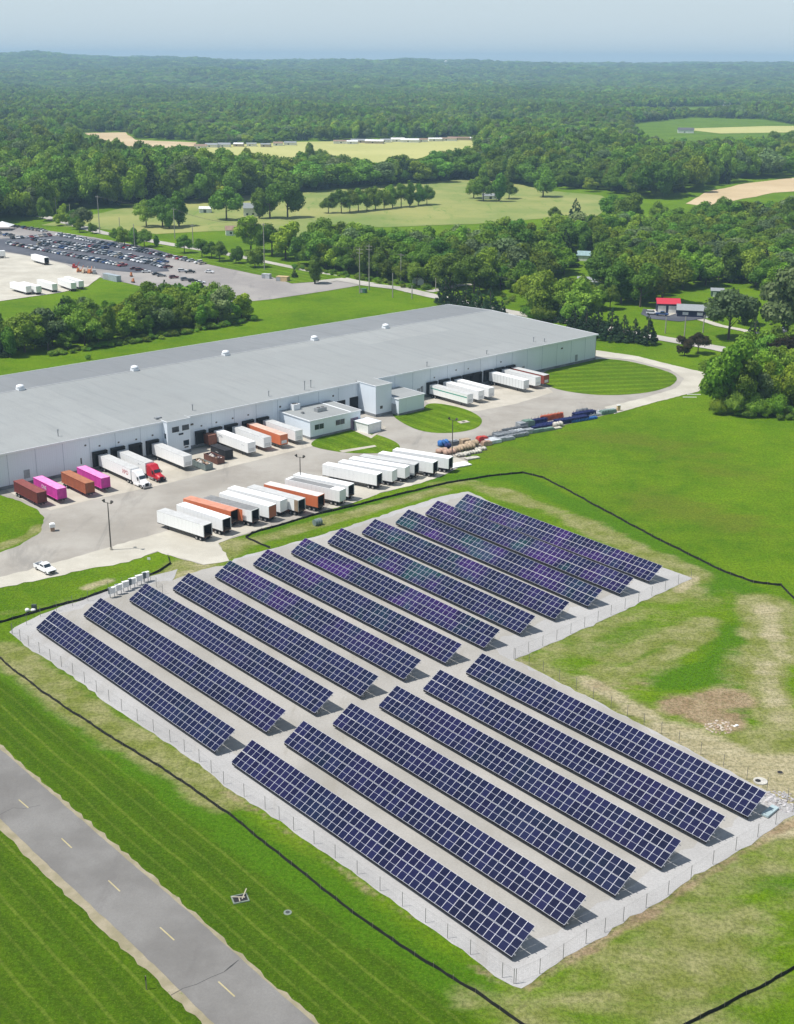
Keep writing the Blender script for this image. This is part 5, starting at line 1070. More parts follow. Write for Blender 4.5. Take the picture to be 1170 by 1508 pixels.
# ------------------------------------------------------------ utility poles
wood_pole = pm('pole_wood', (.34,.32,.28), .8, 0, .2)
poles = [((390,398),(389.6,326),1),((471,388),(471,356),1),((530,432),(530,365),2),((544,427),(544,360),2),((578.6,438),(578.6,402),0),((590.6,416),(590.6,373),1),((607,440),(607,424),0),((667.6,419),(667.6,384),1),((642,428),(642,410),0),((147.5,345),(147,288),1),((83.5,316),(83.5,290),1),((104,322),(104,300),0),((258,352),(256,306),1),((177,342),(177,320),0),((841,458),(841,426),1),((804.6,451),(804.6,434),0),((1008,497),(1008,466),0),((1035.6,490),(1035.6,464),0),((199,365),(199,330),0),((285,366),(285,330),1),((980,491),(980,467),0)]
tops = []
plab = ['tall utility pole left of the far lot entrance','utility pole in front of the trees by the county road','tallest double armed pole on the lawn, left of its pair','tallest double armed pole on the lawn, right of its pair','thin pole on the lawn right of the pole pair','utility pole before the bright green trees','short thin pole at the lower road edge','utility pole right of the white tank','short pole left of the white tank','tall pole rising behind the far lot cars','utility pole at the upper left field edge','short pole in the upper left trees','tall utility pole in the hay field left','short pole at the far lot edge','utility pole behind the right conifers','short pole on the lawn left of the conifers','pale flag like pole before the navy house, left','pale pole before the navy house, right','slim pole between the far lot trees','utility pole by the row of young lot trees','dark lamp pole by the navy house driveway']
for (b_, t_, arms), lb in zip(poles, plab):
    P = g(*b_); hh = min(24, max(6, h_at(P, t_[1], t_[0]))); t = thing('utility_pole', lb, 'utility pole', P, R(-30)); mb = MB(); mb.cyl((0,0,-.5),(0,0,hh),.28,.18,8); mb.build('pole', wood_pole, t)
    for k in range(arms): mb = MB(); mb.bar((-1.6,0,hh-.8-1.6*k),(1.6,0,hh-.8-1.6*k),.16); [mb.cyl((x,0,hh-.75-1.6*k),(x,0,hh-.45-1.6*k),.09,n=6) for x in (-1.5,0,1.5)]; mb.build('crossarm', wood_pole, t)
    tops.append(P+Vector((0,0,hh-.6)))
def power_line(lab, ids):
    t = thing('power_line', lab, 'power line', tops[ids[0]]); mb = MB(); O = tops[ids[0]]
    for off in (-1.4, 0, 1.4):
        for i, j in zip(ids[:-1], ids[1:]):
            A, B = tops[i]-O, tops[j]-O; ox = Vector((off*.8, -off*.5, 0)); n = 8; L = (B-A).length; prev = A+ox
            for k in range(1, n+1):
                s_ = k/n; p = A.lerp(B, s_)+ox-Vector((0,0,4*s_*(1-s_)*L*.02)); mb.bar(prev, p, .045); prev = p
    mb.build('wires', pole_m, t)
power_line('thin wires sagging between the roadside utility poles', [9, 12, 0, 1, 3, 5, 7]); power_line('wires from the pole pair on the lawn across the road', [2, 5])
power_line('wires running right towards the conifers', [7, 14])
SKYCLOUD, SKYS, HAZEC, HAZED, EXPO = (7.4, 8.6, 9.3), .085, (.52,.78,1.0,1), .00011, 0.15
# ------------------------------------------------------------ vegetation
def leaf_mat(name, dark, light, rnd_amt=.5):
    m, nt, b = mat_base(name); oi = nt.new('ShaderNodeObjectInfo').outputs['Random']; p = nt.obj()
    n = nt.ramp(nt.noise(p, 3.0, 3, .6), .35, .65)
    r2 = nt.new('ShaderNodeTexWhiteNoise', noise_dimensions='1D'); nt.l.new(oi, r2.inputs['W'])
    f = nt.math('ADD', nt.math('MULTIPLY', oi, rnd_amt), nt.math('MULTIPLY', n, 1-rnd_amt))
    c = nt.mix(f, dark, light)
    hs = nt.new('ShaderNodeHueSaturation'); nt.l.new(c, hs.inputs['Color']); nt.l.new(nt.math('ADD', nt.math('MULTIPLY', nt.math('FRACT', nt.math('MULTIPLY', r2.outputs[0], 7.3)), .05), .465), hs.inputs['Hue'])
    nt.l.new(nt.math('MULTIPLY', nt.math('ADD', nt.math('MULTIPLY', r2.outputs[0], .75), .62), nt.math('ADD', nt.math('MULTIPLY', nt.ramp(nt.noise(nt.pos(), .0035, 5, .6), .35, .65), .5), .75)), hs.inputs['Value'])
    c = hs.outputs[0]
    nt.l.new(c, b.inputs['Base Color']); b.inputs['Roughness'].default_value = .7; b.inputs['Specular IOR Level'].default_value = .2
    tl = nt.new('ShaderNodeBsdfTranslucent'); nt.l.new(nt.mix(.5, c, (.12,.20,.02)), tl.inputs['Color'])
    mx = nt.new('ShaderNodeMixShader'); mx.inputs[0].default_value = .30; nt.l.new(b.outputs[0], mx.inputs[1]); nt.l.new(tl.outputs[0], mx.inputs[2])
    nt.l.new(mx.outputs[0], m.node_tree.nodes['Material Output'].inputs[0]); return m
leaf_b = leaf_mat('broadleaf_foliage', (.065,.165,.014), (.225,.40,.040))
leaf_y = leaf_mat('young_foliage', (.13,.26,.015), (.25,.40,.03), .3)
leaf_p = leaf_mat('pine_foliage', (.022,.055,.024), (.045,.095,.042))
leaf_s = leaf_mat('silver_foliage', (.09,.15,.05), (.20,.28,.11), .3)
leaf_r = leaf_mat('plum_foliage', (.035,.03,.018), (.07,.055,.025), .3)
bark = pm('bark', (.10,.08,.06), .9)
def crown_mesh(name, seed, kind='round', nl=17, nq=4200, mat=None, open_=1.0):
    """unit tree: height 1, crown radius about .42; many small leaf-clump faces over an uneven set of lobes"""
    r = np.random.RandomState(seed); C, Rr = [], []
    if kind == 'pine':
        for k in range(16):
            z = .14+.80*k/15; w = .36*(1-(k/15))**.75+.03; n = max(3, int(9*(1-k/16)))
            for j in range(n):
                a = 6.28*(j+r.rand())/n; rr_ = w*r.uniform(.45, 1.0); C.append((math.cos(a)*rr_, math.sin(a)*rr_, z-rr_*.18)); Rr.append((.075*(1.1-k/18), .075*(1.1-k/18), .045))
    elif kind == 'wide':
        for k in range(nl+4):
            a = r.rand()*6.28; d = math.sqrt(r.rand())*.36; z = .52+.34*(1-(d/.40)**2)*r.uniform(.2, 1.0)-.22*r.rand(); s = r.uniform(.12, .19); C.append((math.cos(a)*d, math.sin(a)*d, z)); Rr.append((s, s, s*.85))
    elif kind == 'column':
        for k in range(nl):
            a = r.rand()*6.28; z = .22+.62*k/(nl-1); d = r.uniform(.02, .13)*(1.2-abs(z-.5)); s = r.uniform(.11, .17)*(1.15-.6*abs(z-.45)); C.append((math.cos(a)*d, math.sin(a)*d, z)); Rr.append((s, s, s*1.1))
    elif kind == 'bush':
        for k in range(nl):
            a = r.rand()*6.28; d = math.sqrt(r.rand())*.42; s = r.uniform(.2, .32); C.append((math.cos(a)*d, math.sin(a)*d, .28+.38*r.rand()*(1-d))); Rr.append((s, s, s*.9))
    else:
        for k in range(nl):
            a = r.rand()*6.28; z = .24+.56*r.rand(); d = math.sqrt(r.rand())*.32*math.sqrt(max(.05, 1-((z-.52)/.42)**2)); s = r.uniform(.10, .19); C.append((math.cos(a)*d, math.sin(a)*d, z)); Rr.append((s, s, s*.9))
    C = np.array(C); Rr = np.array(Rr); top = (C[:,2]+Rr[:,2]).max(); k = 1.0/top; C *= k; Rr *= k
    wgt = Rr[:,0]**2; idx = r.choice(len(C), nq, p=wgt/wgt.sum())
    dv = r.normal(size=(nq, 3)); dv[:,2] += .25; dv /= np.linalg.norm(dv, axis=1)[:,None]
    rad = r.uniform(.72, 1.10, nq)[:,None]; P = C[idx]+dv*Rr[idx]*rad
    # drop the faces buried inside other lobes
    keep = np.ones(nq, bool)
    for j in range(len(C)):
        e = (((P-C[j])/Rr[j])**2).sum(1); keep &= ~((e < .40))
    P, dv = P[keep], dv[keep]; n = len(P)
    nrm = dv*1.0+r.normal(size=(n, 3))*.55; nrm /= np.linalg.norm(nrm, axis=1)[:,None]
    t1 = np.cross(nrm, r.normal(size=(n, 3))); t1 /= np.linalg.norm(t1, axis=1)[:,None]; t2 = np.cross(nrm, t1)
    s = r.uniform(.015, .031, n)[:,None]*(1.0 if kind != 'pine' else .8)*open_; e = r.uniform(.5, 1.0, n)[:,None]
    V = np.stack([P-t1*s-t2*s*e*.6, P+t1*s*.8-t2*s*e, P+t1*s+t2*s*e*.7, P-t1*s*.6+t2*s*e], 1).reshape(-1, 3)
    Fq = np.arange(n*4).reshape(n, 4)
    # dense inner masses so that light does not fall straight through
    vs, fs = [V], [Fq.tolist()]; off = n*4; allf = Fq.tolist()
    for j in range(len(C)):
        if kind == 'pine' and j % 2: continue
        bm = bmesh.new(); bmesh.ops.create_icosphere(bm, subdivisions=1 if kind == 'pine' else 2, radius=1)
        cc = np.array([v.co[:] for v in bm.verts]); cc = cc*(.66*open_**-.5+r.uniform(-.14, .10, (len(cc), 1)))*Rr[j]+C[j]
        vs.append(cc); allf += [[v.index+off for v in f.verts] for f in bm.faces]; off += len(cc); bm.free()
    V = np.concatenate(vs); me = bpy.data.meshes.new(name); me.from_pydata(V.tolist(), [], allf); me.materials.append(mat or leaf_b); me.update()
    return me
def trunk_mesh(seed, h=.5, r=.022, limbs=5, pine=False):
    mb = MB(); rr = random.Random(seed); mb.cyl((0,0,-.03), (0,0,h), r*1.3, r*.6, 7)
    for k in range(limbs):
        a = rr.random()*6.28; z = h*rr.uniform(.45, .95); q = (math.cos(a)*.2, math.sin(a)*.2, z+rr.uniform(.08, .22)); mb.cyl((0,0,z), q, r*.5, r*.2, 5, caps=False)
    return mb.mesh('trunk', bark)
TK = {}
def protos(key, kinds, seeds, mat, **kw):
    TK[key] = [(crown_mesh('crown', s, k, mat=mat, **kw), trunk_mesh(s, .9 if key == 'pine' else .5, limbs=0 if key == 'pine' else 5)) for k, s in zip(kinds, seeds)]
protos('broad', ['round','wide','round','wide','round','column','wide'], [11,12,13,14,15,16,17], leaf_b)
protos('young', ['round','round','wide'], [21,22,23], leaf_y, open_=1.1)
protos('silver', ['round','wide'], [31,32], leaf_s, open_=1.2)
protos('pine', ['pine','pine','pine'], [41,42,43], leaf_p, nq=4200)
protos('plum', ['wide','round'], [51,52], leaf_r)
protos('bush', ['bush','bush','bush'], [61,62,63], leaf_b)
protos('bushy', ['bush','bush'], [64,65], leaf_y)
NM = dict(broad='broadleaf_tree', young='young_tree', silver='silver_leaf_tree', pine='pine_tree', plum='plum_tree', bush='shrub', bushy='shrub')
rt_ = random.Random(99)
def tree(kind, P, h, label, group=None, wide=1.0, var=None):
    cm, tm = TK[kind][var if var is not None else rt_.randrange(len(TK[kind]))]
    t = thing(NM[kind], label, 'shrub' if 'bush' in kind else 'tree', (P[0], P[1], P[2] if len(P) > 2 else 0), rt_.uniform(0, 6.28), group)
    s = (h*wide, h*wide, h)
    for nm, me in (('crown', cm), ('trunk', tm)):
        if nm == 'trunk' and 'bush' in kind: continue
        o = put(nm, me, t); o.scale = s
    return t
def tp(kind, u, v, hp, label, group=None, wide=1.0, var=None):
    P = g(u, v); h = max(1.2, h_at(P, v-hp, u)); return tree(kind, P, h, label, group, wide, var)
# named single trees: kind, base pixel, pixel height, label
S = [('pine',656,448,40,'pine behind the warehouse corner, leftmost of its group'),('pine',671,450,33,'second pine from the left behind the warehouse corner'),('pine',686,455,37,'third pine from the left behind the warehouse corner'),('pine',704,459,34,'pine with the widest crown behind the warehouse roof'),('pine',722,463,40,'pine just left of the small one behind the roof'),('pine',739,465,24,'smallest pine of the group behind the roof'),
 ('bush',783,472,24,'round dark shrub behind the roof edge, left one'),('bush',797,473,26,'round dark shrub behind the roof edge, right one'),
 ('pine',846,491,40,'pine right behind the warehouse end, leftmost'),('pine',863,494,44,'pine right behind the warehouse end, second'),('pine',880,498,46,'pine right behind the warehouse end, third'),('pine',900,501,48,'tall pine in the row beside the warehouse end'),('pine',918,503,40,'fifth pine in the row beside the warehouse end'),('pine',934,504,36,'sixth pine in the row beside the warehouse end'),('pine',953,507,44,'rightmost pine of the row, standing a little apart'),
 ('plum',1008,524,30,'dark plum leaved tree on the lawn, left one'),('plum',1028,521,31,'dark plum leaved tree on the lawn, right one'),
 ('young',1068,604,106,'big tree at the drive bend, tallest of the near clump'),('broad',1090,606,88,'big tree right of the tallest in the near clump'),('young',1112,598,84,'light green tree in the middle of the near clump'),('young',1135,604,72,'light green tree at the right of the near clump'),('young',1155,600,64,'tree at the right edge of the near clump'),('bush',1082,610,36,'dark shrub at the foot of the near clump'),('bush',1108,612,34,'second shrub at the foot of the near clump'),('bushy',1140,612,34,'pale shrub at the foot of the near clump'),('broad',1060,592,60,'lower tree behind the tallest one in the near clump'),('broad',1100,580,70,'tree at the back of the near clump'),('broad',1130,575,66,'round tree at the back right of the near clump'),
 ('silver',1073,500,76,'thin crowned pale tree on the lawn before the navy house'),('silver',1098,478,40,'low pale tree behind the thin crowned one'),('broad',1128,548,56,'dark tree at the end of the dark driveway'),('plum',1155,552,56,'dark reddish tree near the right edge'),('silver',1160,500,112,'large silvery tree at the right edge'),('silver',1185,495,110,'silvery tree cut by the right edge'),('young',1142,440,50,'bright rounded tree at the right edge behind the silvery one'),('young',1165,450,62,'bright tree behind the large silvery tree'),('pine',1110,512,44,'small dark pine by the dark driveway'),
 ('young',803,448,52,'brightest yellow green tree near the wooded clearing'),('young',838,452,42,'yellow green tree right of the brightest one'),('young',778,452,46,'yellow green tree left of the brightest one'),('broad',764,432,50,'tree at the road bend behind the conifers'),('broad',822,468,32,'round tree close behind the warehouse roof edge'),('broad',862,474,44,'tree between the pole and the conifer row'),('broad',915,447,62,'spreading tree in front of the woods, left of the red roof'),('broad',943,452,66,'spreading tree just left of the red roofed garage'),('broad',975,446,74,'tall trunked tree behind the red roofed garage'),('broad',890,432,58,'tree right of the wooded clearing'),('broad',752,392,66,'very dark broad oak like tree in the woods by the clearing'),
 ('pine',847,326,34,'lone spiky dark tree by the hay field corner'),('broad',817,326,22,'small round tree at the hay field corner'),('broad',800,290,42,'narrow dark tree in the hay field, right of the barn'),
 ('broad',712,296,36,'tree left of the white barn'),('broad',735,297,42,'tree above the white barn'),('broad',698,292,32,'leftmost tree of the barn group'),('broad',750,293,28,'right tree of the barn group'),
 ('broad',903,330,44,'dark tree left in front of the right hand woods'),('broad',925,335,52,'tallest dark tree in front of the right hand woods'),('broad',968,332,36,'dark tree right in front of the right hand woods'),
 ('broad',334,324,50,'large tree left of the tall white house'),('broad',398,322,52,'broad dark tree right of the tall white house'),('broad',424,320,54,'broad dark tree, right one by the hay field'),('broad',382,322,46,'dark tree close to the tall white house'),('broad',484,314,26,'small round tree in the middle of the hay field'),('young',370,370,54,'tall thin light tree beside the far lot lawn'),('broad',401,376,48,'dark tree behind the tall pole'),('young',421,382,56,'light green tree by the county road'),('broad',464,418,42,'dark round tree at the far lot entrance'),('pine',434,409,14,'small young conifer on the lot verge'),
 ('broad',457,244,34,'round tree standing in the cut field, left one'),('broad',473,241,22,'smaller round tree standing in the cut field'),
 ('broad',272,373,28,'first lot side tree right of the dense lot corner trees'),('broad',298,379,28,'second lot side tree on the verge'),('broad',324,385,30,'third lot side tree on the verge'),('broad',348,388,25,'fourth lot side tree on the verge, low and wide'),('broad',376,394,32,'fifth lot side tree on the verge beside the tall pole'),('broad',312,381,26,'tree between the second and third lot side trees'),
 ('broad',118,342,20,'round small tree between the far lot and the field'),('broad',137,344,16,'small thin tree right of the round one by the field'),('broad',184,362,28,'tree at the dense lot corner, left'),('broad',198,364,29,'tree at the dense lot corner, second'),('broad',213,364,27,'tree at the dense lot corner, third'),('broad',231,364,18,'small tree at the dense lot corner, right end'),('broad',172,356,20,'low tree at the left end of the lot corner trees'),
 ('broad',264,333,52,'dark tree in the left group of the hay field, tall'),('broad',240,335,48,'dark tree in the left group of the hay field, middle'),('broad',216,334,40,'dark tree in the left group of the hay field, left'),('broad',250,337,36,'low tree at the front of the left hay field group'),
 ('young',356,471,40,'light tree at the right end of the hedge belt, standing free'),('silver',322,478,52,'pale crowned tree sticking up from the hedge belt'),
 ('bush',130,529,7,'small dark shrub alone on the strip behind the warehouse')]
S += [('young',1050,604,58,'light young tree at the left edge of the near clump'),('broad',1078,600,96,'narrow tall tree just behind the tallest of the near clump'),('silver',1120,606,60,'pale leaved low tree in the front of the near clump'),('broad',1148,590,70,'tree behind the right side of the near clump'),('young',1096,609,50,'light low tree at the front middle of the near clump'),('bushy',1058,610,26,'pale shrub at the left foot of the near clump'),('bushy',1125,614,24,'pale shrub low at the front of the near clump')]
for a in S: tp(*a, wide=.78 if a[2] > 570 and a[1] > 1000 else 1.0)
for i in range(11):
    u = 503+i*12.6; tp('broad', u, 314-i*1.25, 31+rt_.uniform(-3, 5), 'tree in the straight row across the middle of the hay field', 'row of trees in the hay field', .85)
for i, (u, v) in enumerate(((975,488),(996,490))):
    pass
# filled woods, sampled over polygons given by their outline on the ground
def inside(P, poly):
    c = False; x, y = P[0], P[1]; j = len(poly)-1
    for i in range(len(poly)):
        a, b = poly[i], poly[j]
        if (a[1] > y) != (b[1] > y) and x < (b[0]-a[0])*(y-a[1])/(b[1]-a[1])+a[0]: c = not c
        j = i
    return c
def wood(px, sp, seed, holes=()):
    poly = [tuple(g(*p)[:2]) for p in px]; hs = [[tuple(g(*p)[:2]) for p in h_] for h_ in holes]; r2 = random.Random(seed)
    xs = [p[0] for p in poly]; ys = [p[1] for p in poly]; out = []; y = min(ys)
    while y < max(ys):
        x = min(xs)
        while x < max(xs):
            q = (x+r2.uniform(-.42, .42)*sp, y+r2.uniform(-.42, .42)*sp)
            if inside(q, poly) and not any(inside(q, h_) for h_ in hs): out.append(q)
            x += sp
        y += sp
    return out
clear = [(822,376),(868,374),(884,396),(880,416),(896,432),(905,446),(860,452),(800,462),(770,470),(742,450),(745,434),(790,425),(836,412),(838,396)]
W1 = wood([(-30,530),(0,530),(60,522),(120,514),(200,502),(270,489),(330,481),(346,474),(340,466),(300,462),(262,455),(215,462),(150,478),(80,490),(0,500),(-30,505)], 6.0, 1)
W2 = wood([(445,392),(480,398),(520,404),(560,412),(600,420),(650,428),(700,434),(725,430),(760,430),(800,470),(845,488),(905,452),(960,448),(1010,430),(1060,418),(1105,424),(1130,440),(1150,420),(1230,400),(1230,325),(1170,322),(1120,322),(1070,324),(1030,331),(985,341),(940,343),(890,344),(845,352),(780,362),(735,358),(700,374),(640,378),(575,376),(530,370),(490,364),(458,370),(448,382)], 8.6, 2, [clear])
W3 = wood([(-60,330),(0,326),(45,322),(95,309),(150,306),(200,304),(260,301),(310,297),(370,291),(436,285),(448,280),(440,275),(390,273),(300,267),(200,257),(130,248),(60,228),(-60,222)], 11, 3)
W4 = wood([(440,284),(500,279),(560,274),(598,270),(598,258),(540,262),(470,264),(445,262)], 10, 4)+wood([(618,270),(690,264),(690,256),(622,258)], 9, 5)
W5 = wood([(662,264),(700,265),(760,274),(830,278),(900,286),(975,294),(1003,290),(1040,278),(1090,266),(1230,256),(1230,226),(1100,228),(1000,228),(940,220),(860,196),(760,196),(712,205),(706,235),(690,248),(660,252)], 13, 6, [[(1062,238),(1100,236),(1152,234),(1160,246),(1080,252)]])
W6 = wood([(-60,322),(0,320),(60,326),(110,338),(150,346),(120,334),(60,316),(0,308),(-60,308)], 11, 7)
W7 = wood([(1040,560),(1170,560),(1230,560),(1230,600),(1170,606),(1100,604),(1050,590)], 8, 8)
W8 = wood([(1090,525),(1230,520),(1230,552),(1110,545)], 10, 9)
def far_pts(y0, y1, sp, seed, w=.40):
    r = np.random.RandomState(seed); ys = np.arange(y0, y1, sp); out = []
    for y in ys:
        xs = np.arange(-w*y-60, w*y+60, sp); out.append(np.stack([xs+r.uniform(-.45, .45, len(xs))*sp, y+r.uniform(-.45, .45, len(xs))*sp], 1))
    return np.concatenate(out)
def in_poly(P, px):
    poly = np.array([g(*p)[:2] for p in px]); x, y = P[:,0], P[:,1]; c = np.zeros(len(P), bool); j = len(poly)-1
    for i in range(len(poly)):
        a, b = poly[i], poly[j]
        with np.errstate(divide='ignore', invalid='ignore'): cond = ((a[1] > y) != (b[1] > y)) & (x < (b[0]-a[0])*(y-a[1])/(b[1]-a[1])+a[0])
        c ^= cond; j = i
    return c
yL = g(0, 232)[1]; FP = far_pts(1330, 4300, 12.5, 1)
holes = [[(270,222),(285,216),(440,208),(580,205),(742,201),(742,212),(705,218),(702,240),(640,249),(520,248),(440,248),(350,243),(285,232)], [(112,204),(124,195),(185,194),(200,204),(292,208),(296,236),(200,236),(125,228)],
 [(925,183),(1020,173),(1120,176),(1170,184),(1230,184),(1230,218),(1100,220),(1000,220),(935,212)], [(915,170),(920,161),(1080,157),(1145,162),(1080,169)], [(1062,240),(1100,233),(1155,232),(1162,247),(1080,254)], [(640,186),(720,180),(770,184),(700,190)], [(810,176),(900,172),(905,176),(840,181)]]
keep = FP[:,1] > np.interp(FP[:,0]/FP[:,1], [-.5,-.31,-.2,-.1,0,.05,.1,.2,.31,.5], [1480,1480,1500,1560,1560,1560,1720,1720,1650,1650])
for hx in holes: keep &= ~in_poly(FP, hx)
FP = FP[keep]
FP2 = far_pts(4300, 7600, 27, 2); FP3 = far_pts(7600, 12800, 46, 3, .36)
FP2 = FP2[~in_poly(FP2, [(325,118),(330,115),(395,112),(400,119),(345,123)])]
# the individuals: the ones that show largest
LBL = {1: ('tree in the long hedge belt behind the warehouse', 'hedge belt trees', 11.5, 1.0), 2: ('broadleaf tree in the wide wood across the county road', 'trees of the wide wood across the road', 15.5, .95), 8: ('tree in the small wood at the right edge behind the near clump', 'small wood at the right edge', 11, 1.0), 7: ('tree in the thicket at the right edge beside the near clump', 'thicket at the right edge', 10, 1.0)}
ind = []; rest = []
for k, pts in ((1, W1), (2, W2), (7, W7), (8, W8)):
    for q in pts: ind.append((math.hypot(q[0], q[1])/LBL[k][2], k, q))
for k, pts, h in ((3, W3, 23), (4, W4, 24), (5, W5, 21), (6, W6, 11)):
    for q in pts: rest.append((q[0], q[1], h))
ind.sort(); nb = sum(1 for a in S if a[0] == 'broad')+11
for n, (_, k, q) in enumerate(ind):
    lb, gr, h, wd = LBL[k]
    if n < 285-nb:
        x_ = rt_.random(); kd = 'young' if x_ < .30 else 'silver' if x_ < .36 else 'pine' if x_ > .95 else 'broad'; pf = dict(young='light green ', silver='pale silvery ', pine='dark conical ', broad='')[kd]
        tree(kd, (q[0], q[1], 0), h*rt_.uniform(.58, 1.32), pf+(lb.replace('broadleaf ', '') if pf else lb), pf+gr, wd*rt_.uniform(.8, 1.25))
    else: rest.append((q[0], q[1], h))
def gn_wood(name, label_, pts, srcs, seed, wid=(.85, 1.25)):
    r = np.random.RandomState(seed); pts = np.array(pts); n = len(pts); z = hill(pts[:,0], pts[:,1])
    me = bpy.data.meshes.new(name); me.vertices.add(n); me.vertices.foreach_set('co', np.stack([pts[:,0], pts[:,1], z], 1).astype(np.float32).ravel())
    hs = pts[:,2]*r.uniform(.6, 1.25, n); ws = hs*r.uniform(*wid, n)*pts[:,3]
    # stands of taller and lower wood
    k = 1+.18*np.sin(pts[:,0]*.012+pts[:,1]*.004)+.12*np.sin(pts[:,0]*.031-pts[:,1]*.013+2); hs *= k
    at = me.attributes.new('sc', 'FLOAT_VECTOR', 'POINT'); at.data.foreach_set('vector', np.stack([ws, ws, hs], 1).astype(np.float32).ravel())
    at = me.attributes.new('rz', 'FLOAT', 'POINT'); at.data.foreach_set('value', r.uniform(0, 6.28, n).astype(np.float32))
    at = me.attributes.new('ix', 'INT', 'POINT'); at.data.foreach_set('value', r.randint(0, len(srcs), n).astype(np.int32))
    o = put(name, me); o['kind'] = 'stuff'; o['label'] = label_
    ng = bpy.data.node_groups.new(name, 'GeometryNodeTree'); ng.interface.new_socket('Geometry', in_out='INPUT', socket_type='NodeSocketGeometry'); ng.interface.new_socket('Geometry', in_out='OUTPUT', socket_type='NodeSocketGeometry')
    N, Lk = ng.nodes, ng.links; gi, go = N.new('NodeGroupInput'), N.new('NodeGroupOutput'); ip = N.new('GeometryNodeInstanceOnPoints'); gj = N.new('GeometryNodeGeometryToInstance')
    for s in reversed(srcs):
        oi = N.new('GeometryNodeObjectInfo'); oi.inputs['Object'].default_value = s; oi.inputs['As Instance'].default_value = False; g2 = N.new('GeometryNodeGeometryToInstance'); Lk.new(oi.outputs['Geometry'], g2.inputs[0])
        if 'jn' not in locals(): jn = N.new('GeometryNodeJoinGeometry')
        Lk.new(g2.outputs[0], jn.inputs[0])
    def na(nm, ty):
        a = N.new('GeometryNodeInputNamedAttribute'); a.data_type = ty; a.inputs['Name'].default_value = nm; return a.outputs[0]
    Lk.new(gi.outputs[0], ip.inputs['Points']); Lk.new(jn.outputs[0], ip.inputs['Instance']); ip.inputs['Pick Instance'].default_value = True
    Lk.new(na('ix', 'INT'), ip.inputs['Instance Index']); Lk.new(na('sc', 'FLOAT_VECTOR'), ip.inputs['Scale'])
    cx = N.new('ShaderNodeCombineXYZ'); Lk.new(na('rz', 'FLOAT'), cx.inputs[2])
    er = N.new('FunctionNodeEulerToRotation'); Lk.new(cx.outputs[0], er.inputs[0]); Lk.new(er.outputs[0], ip.inputs['Rotation'])
    Lk.new(ip.outputs[0], go.inputs[0]); md = o.modifiers.new('plant', 'NODES'); md.node_group = ng; N.remove(gj)
    return o
def srcs(keys):
    out = []; seen = set(); want = {me for k in keys for me, _ in TK[k]}
    for o in col.objects:
        if o.type == 'MESH' and o.data in want and o.data not in seen: seen.add(o.data); out.append(o)
    return out
# (instances take the crown mesh of trees that stand in the scene)
sb = srcs(['broad', 'young'])+srcs(['broad'])[:3]+srcs(['pine'])[:1]+srcs(['silver'])[:1]
for o_ in sb: pass
gn_wood('woodland', 'dense broadleaf woods in the middle distance', [(x, y, h, 1.0) for x, y, h in rest], sb, 5)
gn_wood('far_woodland', 'continuous woods stretching away beyond the fields', [(x, y, 17, 1.0) for x, y in FP], sb, 6)
gn_wood('distant_woodland', 'hazy wooded country below the skyline', [(x, y, 20, 1.9) for x, y in FP2]+[(x, y, 24, 2.6) for x, y in FP3], sb, 7)
# low scrub along edges
sc = wood([(425,395),(520,411),(600,425),(650,432),(640,428),(560,412),(480,400),(440,390)], 4, 20)+wood([(350,478),(380,472),(360,468),(330,480),(250,492),(150,508),(100,518),(60,526),(100,522),(220,503),(300,488)], 2.6, 21)+wood([(1050,608),(1110,618),(1200,620),(1200,604),(1120,606)], 3, 22)+wood([(690,430),(760,440),(750,452),(700,445)], 5, 23)
gn_wood('scrub', 'low scrub along the wood and hedge edges', [(x, y, 1.9, 1.1) for x, y in sc], srcs(['bush', 'bushy']), 8)

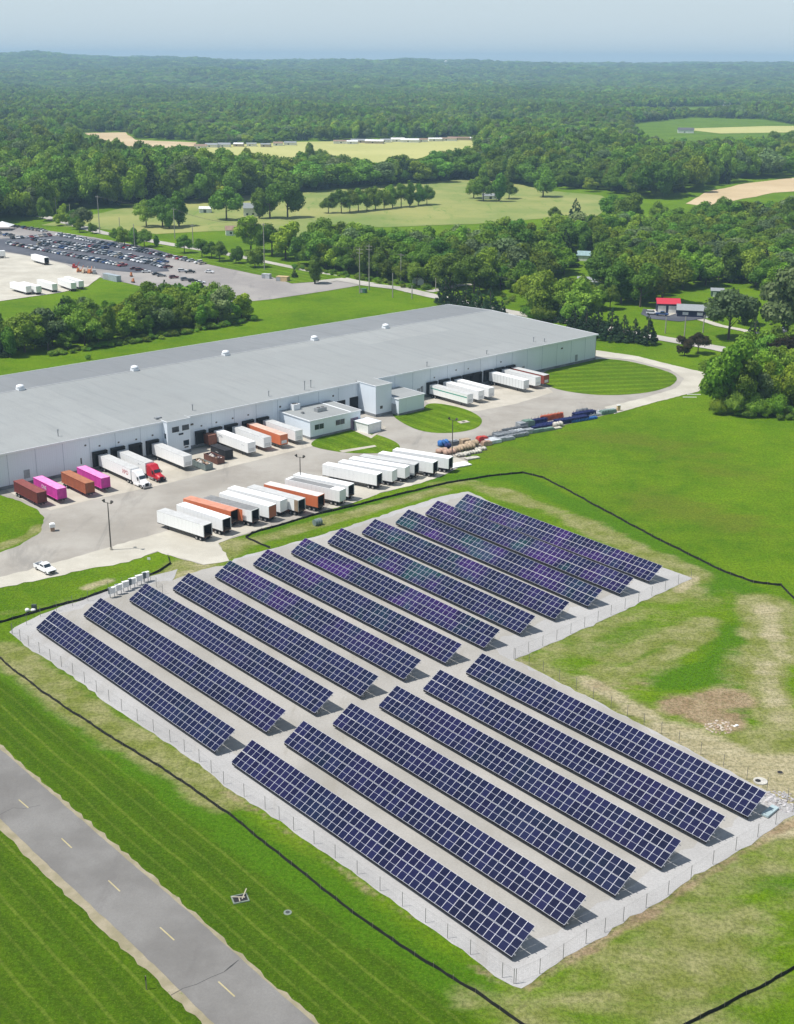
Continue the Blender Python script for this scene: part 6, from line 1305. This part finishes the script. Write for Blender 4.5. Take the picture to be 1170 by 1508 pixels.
# ------------------------------------------------------------ light, sky, haze
SUN_EL, SUN_AZ = R(62), R(190)
sd = Vector((math.cos(SUN_AZ)*math.cos(SUN_EL), math.sin(SUN_AZ)*math.cos(SUN_EL), math.sin(SUN_EL)))
sun = bpy.data.lights.new('sun', 'SUN'); sun.energy = 4.8; sun.angle = R(.6); sun.color = (1, .965, .91)
so = bpy.data.objects.new('sun', sun); col.objects.link(so); so.rotation_euler = sd.to_track_quat('Z', 'Y').to_euler(); so.location = (0, 0, 500)
w = bpy.data.worlds.new('World'); scene.world = w; w.use_nodes = True; nt = NT(w.node_tree)
bg = w.node_tree.nodes['Background']; sky = nt.new('ShaderNodeTexSky', sky_type='NISHITA'); sky.sun_disc = False; sky.sun_elevation = SUN_EL; sky.sun_rotation = math.atan2(sd.x, sd.y) % (2*math.pi)
sky.altitude = 200; sky.air_density = 1.0; sky.dust_density = 1.0; sky.ozone_density = 1.5
tc = nt.new('ShaderNodeTexCoord').outputs['Generated']; mp = nt.mapping(tc, sc=(1, 1, 5)); cl_ = nt.ramp(nt.noise(mp, 2.2, 6, .6), .42, .68)
zz = nt.new('ShaderNodeSeparateXYZ'); nt.l.new(tc, zz.inputs[0]); lowf = nt.ramp(zz.outputs[2], .5, .08)
SKYF = nt.math('MULTIPLY', nt.math('ADD', nt.math('MULTIPLY', cl_, .14), .82), nt.math('ADD', nt.math('MULTIPLY', lowf, .75), .25))
c = nt.mix(SKYF, sky.outputs[0], SKYCLOUD); nt.l.new(c, bg.inputs['Color']); bg.inputs['Strength'].default_value = SKYS
hz = MB(); hz.box(-7400, 7400, -700, 15800, -3, 190); hm = bpy.data.materials.new('haze_air'); hm.use_nodes = True; hn = hm.node_tree.nodes; hn.remove(hn['Principled BSDF'])
pv = hn.new('ShaderNodeVolumePrincipled'); pv.inputs['Color'].default_value = HAZEC; pv.inputs['Density'].default_value = HAZED; pv.inputs['Anisotropy'].default_value = 0.0; hm.node_tree.links.new(pv.outputs[0], hn['Material Output'].inputs['Volume'])
ho = hz.build('haze', hm); ho['kind'] = 'stuff'; ho['label'] = 'pale blue haze over the far country'
scene.view_settings.view_transform = 'Standard'; scene.view_settings.look = 'None'; scene.view_settings.gamma = 1; scene.view_settings.exposure = EXPO
scene.cycles.max_bounces = 6; scene.cycles.transparent_max_bounces = 16; scene.cycles.volume_bounces = 0; scene.cycles.diffuse_bounces = 3; scene.cycles.use_adaptive_sampling = True
